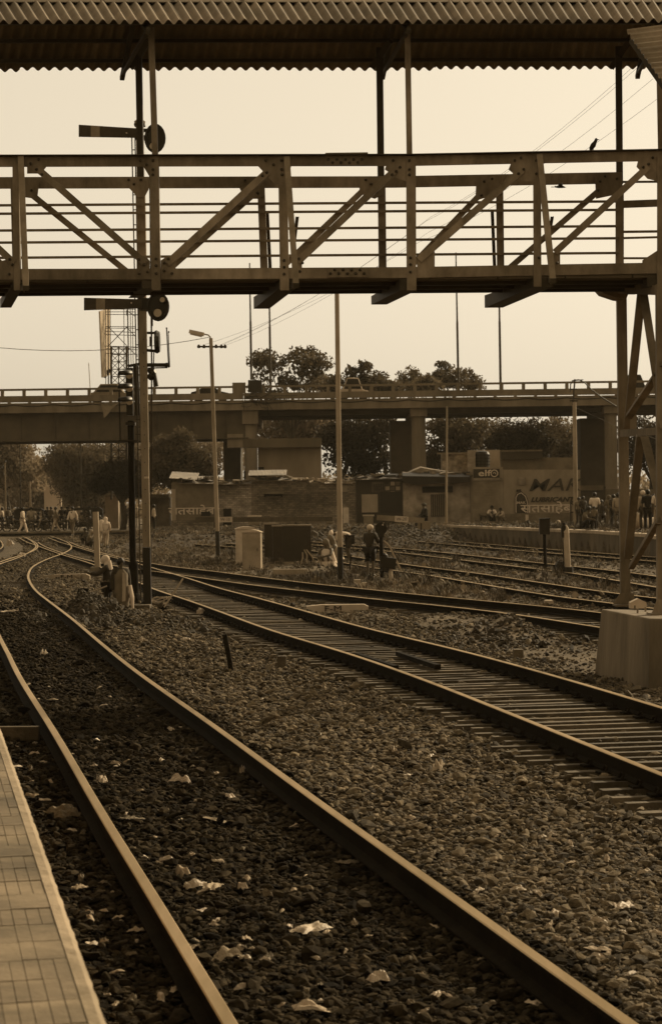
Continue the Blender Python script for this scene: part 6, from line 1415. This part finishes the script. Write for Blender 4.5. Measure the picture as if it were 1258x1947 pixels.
# ============================================================= litter
m_plast=M('pale_plastic',.46,.28,rough=.5,scale=12,bump=.4,spec=.3,stain=.2); m_paper=M('dirty_paper',.42,.28,scale=9,bump=.3,stain=.3); m_dull=M('grey_rag',.17,.10,scale=9,bump=.4,stain=.4)
def rag(w_,d_,h_,seed,n=11):
    r_=random.Random(seed); m=MB(); cr=[(r_.uniform(0,6.28),r_.uniform(1.5,5),r_.uniform(0,6.28),r_.uniform(.3,1)) for _ in range(5)]; og=[r_.uniform(.55,1.0) for _ in range(14)]
    for j in range(n):
        for i in range(n):
            u=i/(n-1)*2-1; v=j/(n-1)*2-1; a=math.atan2(v,u)/6.2832*14; k0=og[int(a)%14]; k1=og[(int(a)+1)%14]; f_=a-math.floor(a); q=max(abs(u),abs(v)); k=1-(1-(k0*(1-f_)+k1*f_))*q
            z=sum(abs(math.sin((u*math.cos(c)+v*math.sin(c))*fr+ph))*w for c,fr,ph,w in cr)/2.6; edge=1-.55*q*q
            m.v.append(Vector((u*w_/2*k,v*d_/2*k,h_*z*edge+.003)))
    for j in range(n-1):
        for i in range(n-1): a=j*n+i; m.f+= [(a,a+1,a+n+1),(a,a+n+1,a+n)]; m.mi+=[0,0]
    return m
def litter(px,py,wpx,hpx,label,mat=m_plast,kind='plastic_bag',cat='litter',seed=0,rz=None):
    p=base_pt(px,py); s=p.y/4000; me=rag(wpx*s*1.15,max(wpx*.55,12)*s*1.1,hpx*s*1.15,seed+int(px)); o=bpy.data.objects.new(kind,me.mesh(kind,mat,smooth=False)); COL.objects.link(o); o.location=p+Vector((0,0,.03)); o.rotation_euler=(random.uniform(-.2,.2),random.uniform(-.2,.2),random.uniform(0,3) if rz is None else rz)
    return tag(o,label,cat)
LT_=[(342,1503,46,18,'rounded pale plastic bag lying between the nearest rails at mid distance',m_plast,'plastic_bag'),(83,1252,28,12,'pale crumpled bag on the ballast upper left',m_plast,'plastic_bag'),(382,1174,30,12,'transparent plastic bag near the exposed track right of the pit',m_plast,'plastic_bag'),
(194,1496,36,12,'crumpled white bag leaning on the left rail',m_plast,'plastic_bag'),(412,1570,52,7,'long flat pale scrap between the nearest rails',m_paper,'paper_scrap'),(124,1560,96,24,'large dark tarpaulin scrap between the left rail and the platform',m_dull,'tarpaulin_scrap'),
(430,1845,60,26,'large crinkled pale wrapper close to the left rail low in the picture',m_paper,'wrapper'),(457,1820,26,14,'small crinkled wrapper just above the large one by the left rail',m_paper,'wrapper'),(460,1895,32,16,'folded paper scrap right of the left rail near the bottom',m_paper,'paper_scrap'),(720,1888,46,24,'torn bright white paper low between the nearest rails',m_plast,'torn_paper'),
(590,1780,84,9,'long bent white strip of plastic between the nearest rails',m_plast,'plastic_strip'),(590,1940,78,22,'pale sheet cut off by the bottom edge',m_paper,'paper_scrap'),(950,1832,50,26,'greyish crumpled packet beside the right rail low in the picture',m_dull,'packet'),(960,1800,30,22,'striped crumpled packet above the greyish one by the right rail',m_paper,'packet'),
(735,1655,38,18,'shiny crumpled bag near the right rail',m_dull,'plastic_bag'),(663,1652,54,10,'flat triangular scrap left of the shiny crumpled bag',m_dull,'paper_scrap'),(832,1474,38,18,'bulging plastic bag on the open ballast right of the right rail',m_paper,'plastic_bag'),(749,1441,12,12,'small white cup standing on the open ballast',m_plast,'paper_cup'),(777,1482,24,5,'thin white scrap left of the bulging plastic bag',m_plast,'paper_scrap'),
(1184,1738,50,12,'white torn wrapper at the right edge of the picture',m_plast,'wrapper'),(1030,1604,30,9,'pale flat scrap on the open ballast at the right',m_plast,'paper_scrap'),(1152,1652,20,14,'bright crinkled foil on the open ballast far right',m_plast,'foil'),(1140,1822,60,12,'bone coloured stick-like scrap low right',m_paper,'scrap'),(835,1276,22,7,'pale crumpled paper on the exposed sleepers',m_plast,'torn_paper'),
(365,1326,16,11,'small white lump beside the right rail upper middle',m_plast,'plastic_scrap'),(455,1348,14,10,'small pale scrap right of the upper right rail',m_paper,'plastic_scrap'),(352,1222,18,6,'pale scrap on the ballast below the pit',m_plast,'plastic_scrap'),(271,1225,14,9,'whitish lump just right of the right rail near the pit',m_plast,'plastic_scrap'),(461,1480,18,14,'upright white scrap between the nearest rails at mid distance',m_plast,'plastic_scrap'),
(438,1524,30,8,'flat glittering scrap left of the right rail',m_plast,'foil'),(350,1680,40,20,'greyish bag in the heap of wrappers by the left rail',m_paper,'plastic_bag'),(370,1700,46,14,'pale wrapper at the front of the heap by the left rail',m_plast,'wrapper'),(405,1698,58,9,'flat pale sheet right of the heap of wrappers',m_paper,'wrapper'),(460,1705,28,18,'rounded pale wrapper right of the flat sheet',m_paper,'wrapper'),
(470,1685,30,10,'thin curved wrapper above the rounded one',m_paper,'wrapper'),(506,1718,26,16,'round dull pebble-like bag right of the wrappers',m_dull,'plastic_bag'),(318,1650,34,12,'light scraps beside the left rail above the heap',m_plast,'wrapper'),(390,1745,36,9,'white torn scrap below the heap of wrappers',m_plast,'wrapper'),(260,1785,34,11,'pale wrapper left of the left rail low in the picture',m_plast,'wrapper'),
(178,1807,32,8,'flat rectangular white card beside the platform edge',m_plast,'card'),(150,1700,34,8,'pale stick-like scrap left of the left rail',m_paper,'scrap'),(60,1525,36,8,'pale twisted scrap by the platform edge upper left',m_paper,'scrap'),(85,1530,26,5,'thin pale strip near the platform edge',m_plast,'plastic_strip'),(25,1467,40,7,'pale flat wrapper at the left edge beside the platform',m_plast,'wrapper'),
(676,1775,16,14,'small upright white scrap between the nearest rails low',m_plast,'plastic_scrap'),(596,1836,30,8,'white folded scrap below the bent strip',m_plast,'plastic_scrap'),(250,1568,50,8,'thin grey torn scrap right of the left rail',m_dull,'scrap'),(20,1168,34,6,'pale flat scraps at the far left edge of the ballast',m_plast,'scrap'),(100,1337,22,5,'small white scrap between the upper rails at the left',m_plast,'scrap'),(20,1043,16,14,'bright white bag beside the siding at the far left',m_plast,'plastic_bag'),(42,1062,14,8,'small white scrap on the siding at the far left',m_plast,'scrap'),(292,1150,22,8,'white paper near the shovel by the pit',m_plast,'torn_paper')]
for i,(px,py,w_,h_,lab,mt,kd) in enumerate(LT_): litter(px,py,w_,h_,lab,mt,kd,seed=i)
# many small scraps nobody could name one by one: loose group
rr=random.Random(31); protos=[rag(.10,.06,.035,k,6).mesh('litter_scrap',[m_plast,m_paper,m_dull][k%3]) for k in range(9)]
for k in range(290):
    if k<125: f=rr.random(); py=1250+690*rr.random()**.8; a=np.interp(py,[1212,1947],[0,440]); b_=np.interp(py,[1280,1947],[266,1200]); px=a+(b_-a)*rr.random()**1.3-20
    elif k<165: py=1380+560*rr.random(); px=np.interp(py,[1378,1947],[10,215])+rr.random()*150*(py-1200)/747
    else: py=1250+650*rr.random(); px=np.interp(py,[1280,1947],[300,1230])+rr.random()*400
    if not 0<px<1250: continue
    p=base_pt(px,py); o=bpy.data.objects.new('litter_scrap',protos[k%9]); COL.objects.link(o); o.location=p+Vector((0,0,.03)); s=rr.uniform(.5,1.3); o.scale=(s,s*rr.uniform(.5,1),s); o.rotation_euler=(rr.uniform(-.5,.5),rr.uniform(-.5,.5),rr.uniform(0,6))
    tag(o,'small loose scrap of pale litter lying on the ballast','litter','small scraps of litter scattered on the ballast')
flush_texts()
# ============================================================= haze
hm=bpy.data.materials.new('haze'); hm.use_nodes=True; t=hm.node_tree; t.nodes.clear(); o_=t.nodes.new('ShaderNodeOutputMaterial'); v_=t.nodes.new('ShaderNodeVolumePrincipled')
v_.inputs['Color'].default_value=(1.0,.86,.62,1); v_.inputs['Density'].default_value=HAZE; v_.inputs['Anisotropy'].default_value=.1; t.links.new(v_.outputs[0],o_.inputs['Volume'])
m=MB(); m.box((0,230,7),(300,560,17.5)); ho=m.build('haze',hm); tag(ho,kind='stuff')
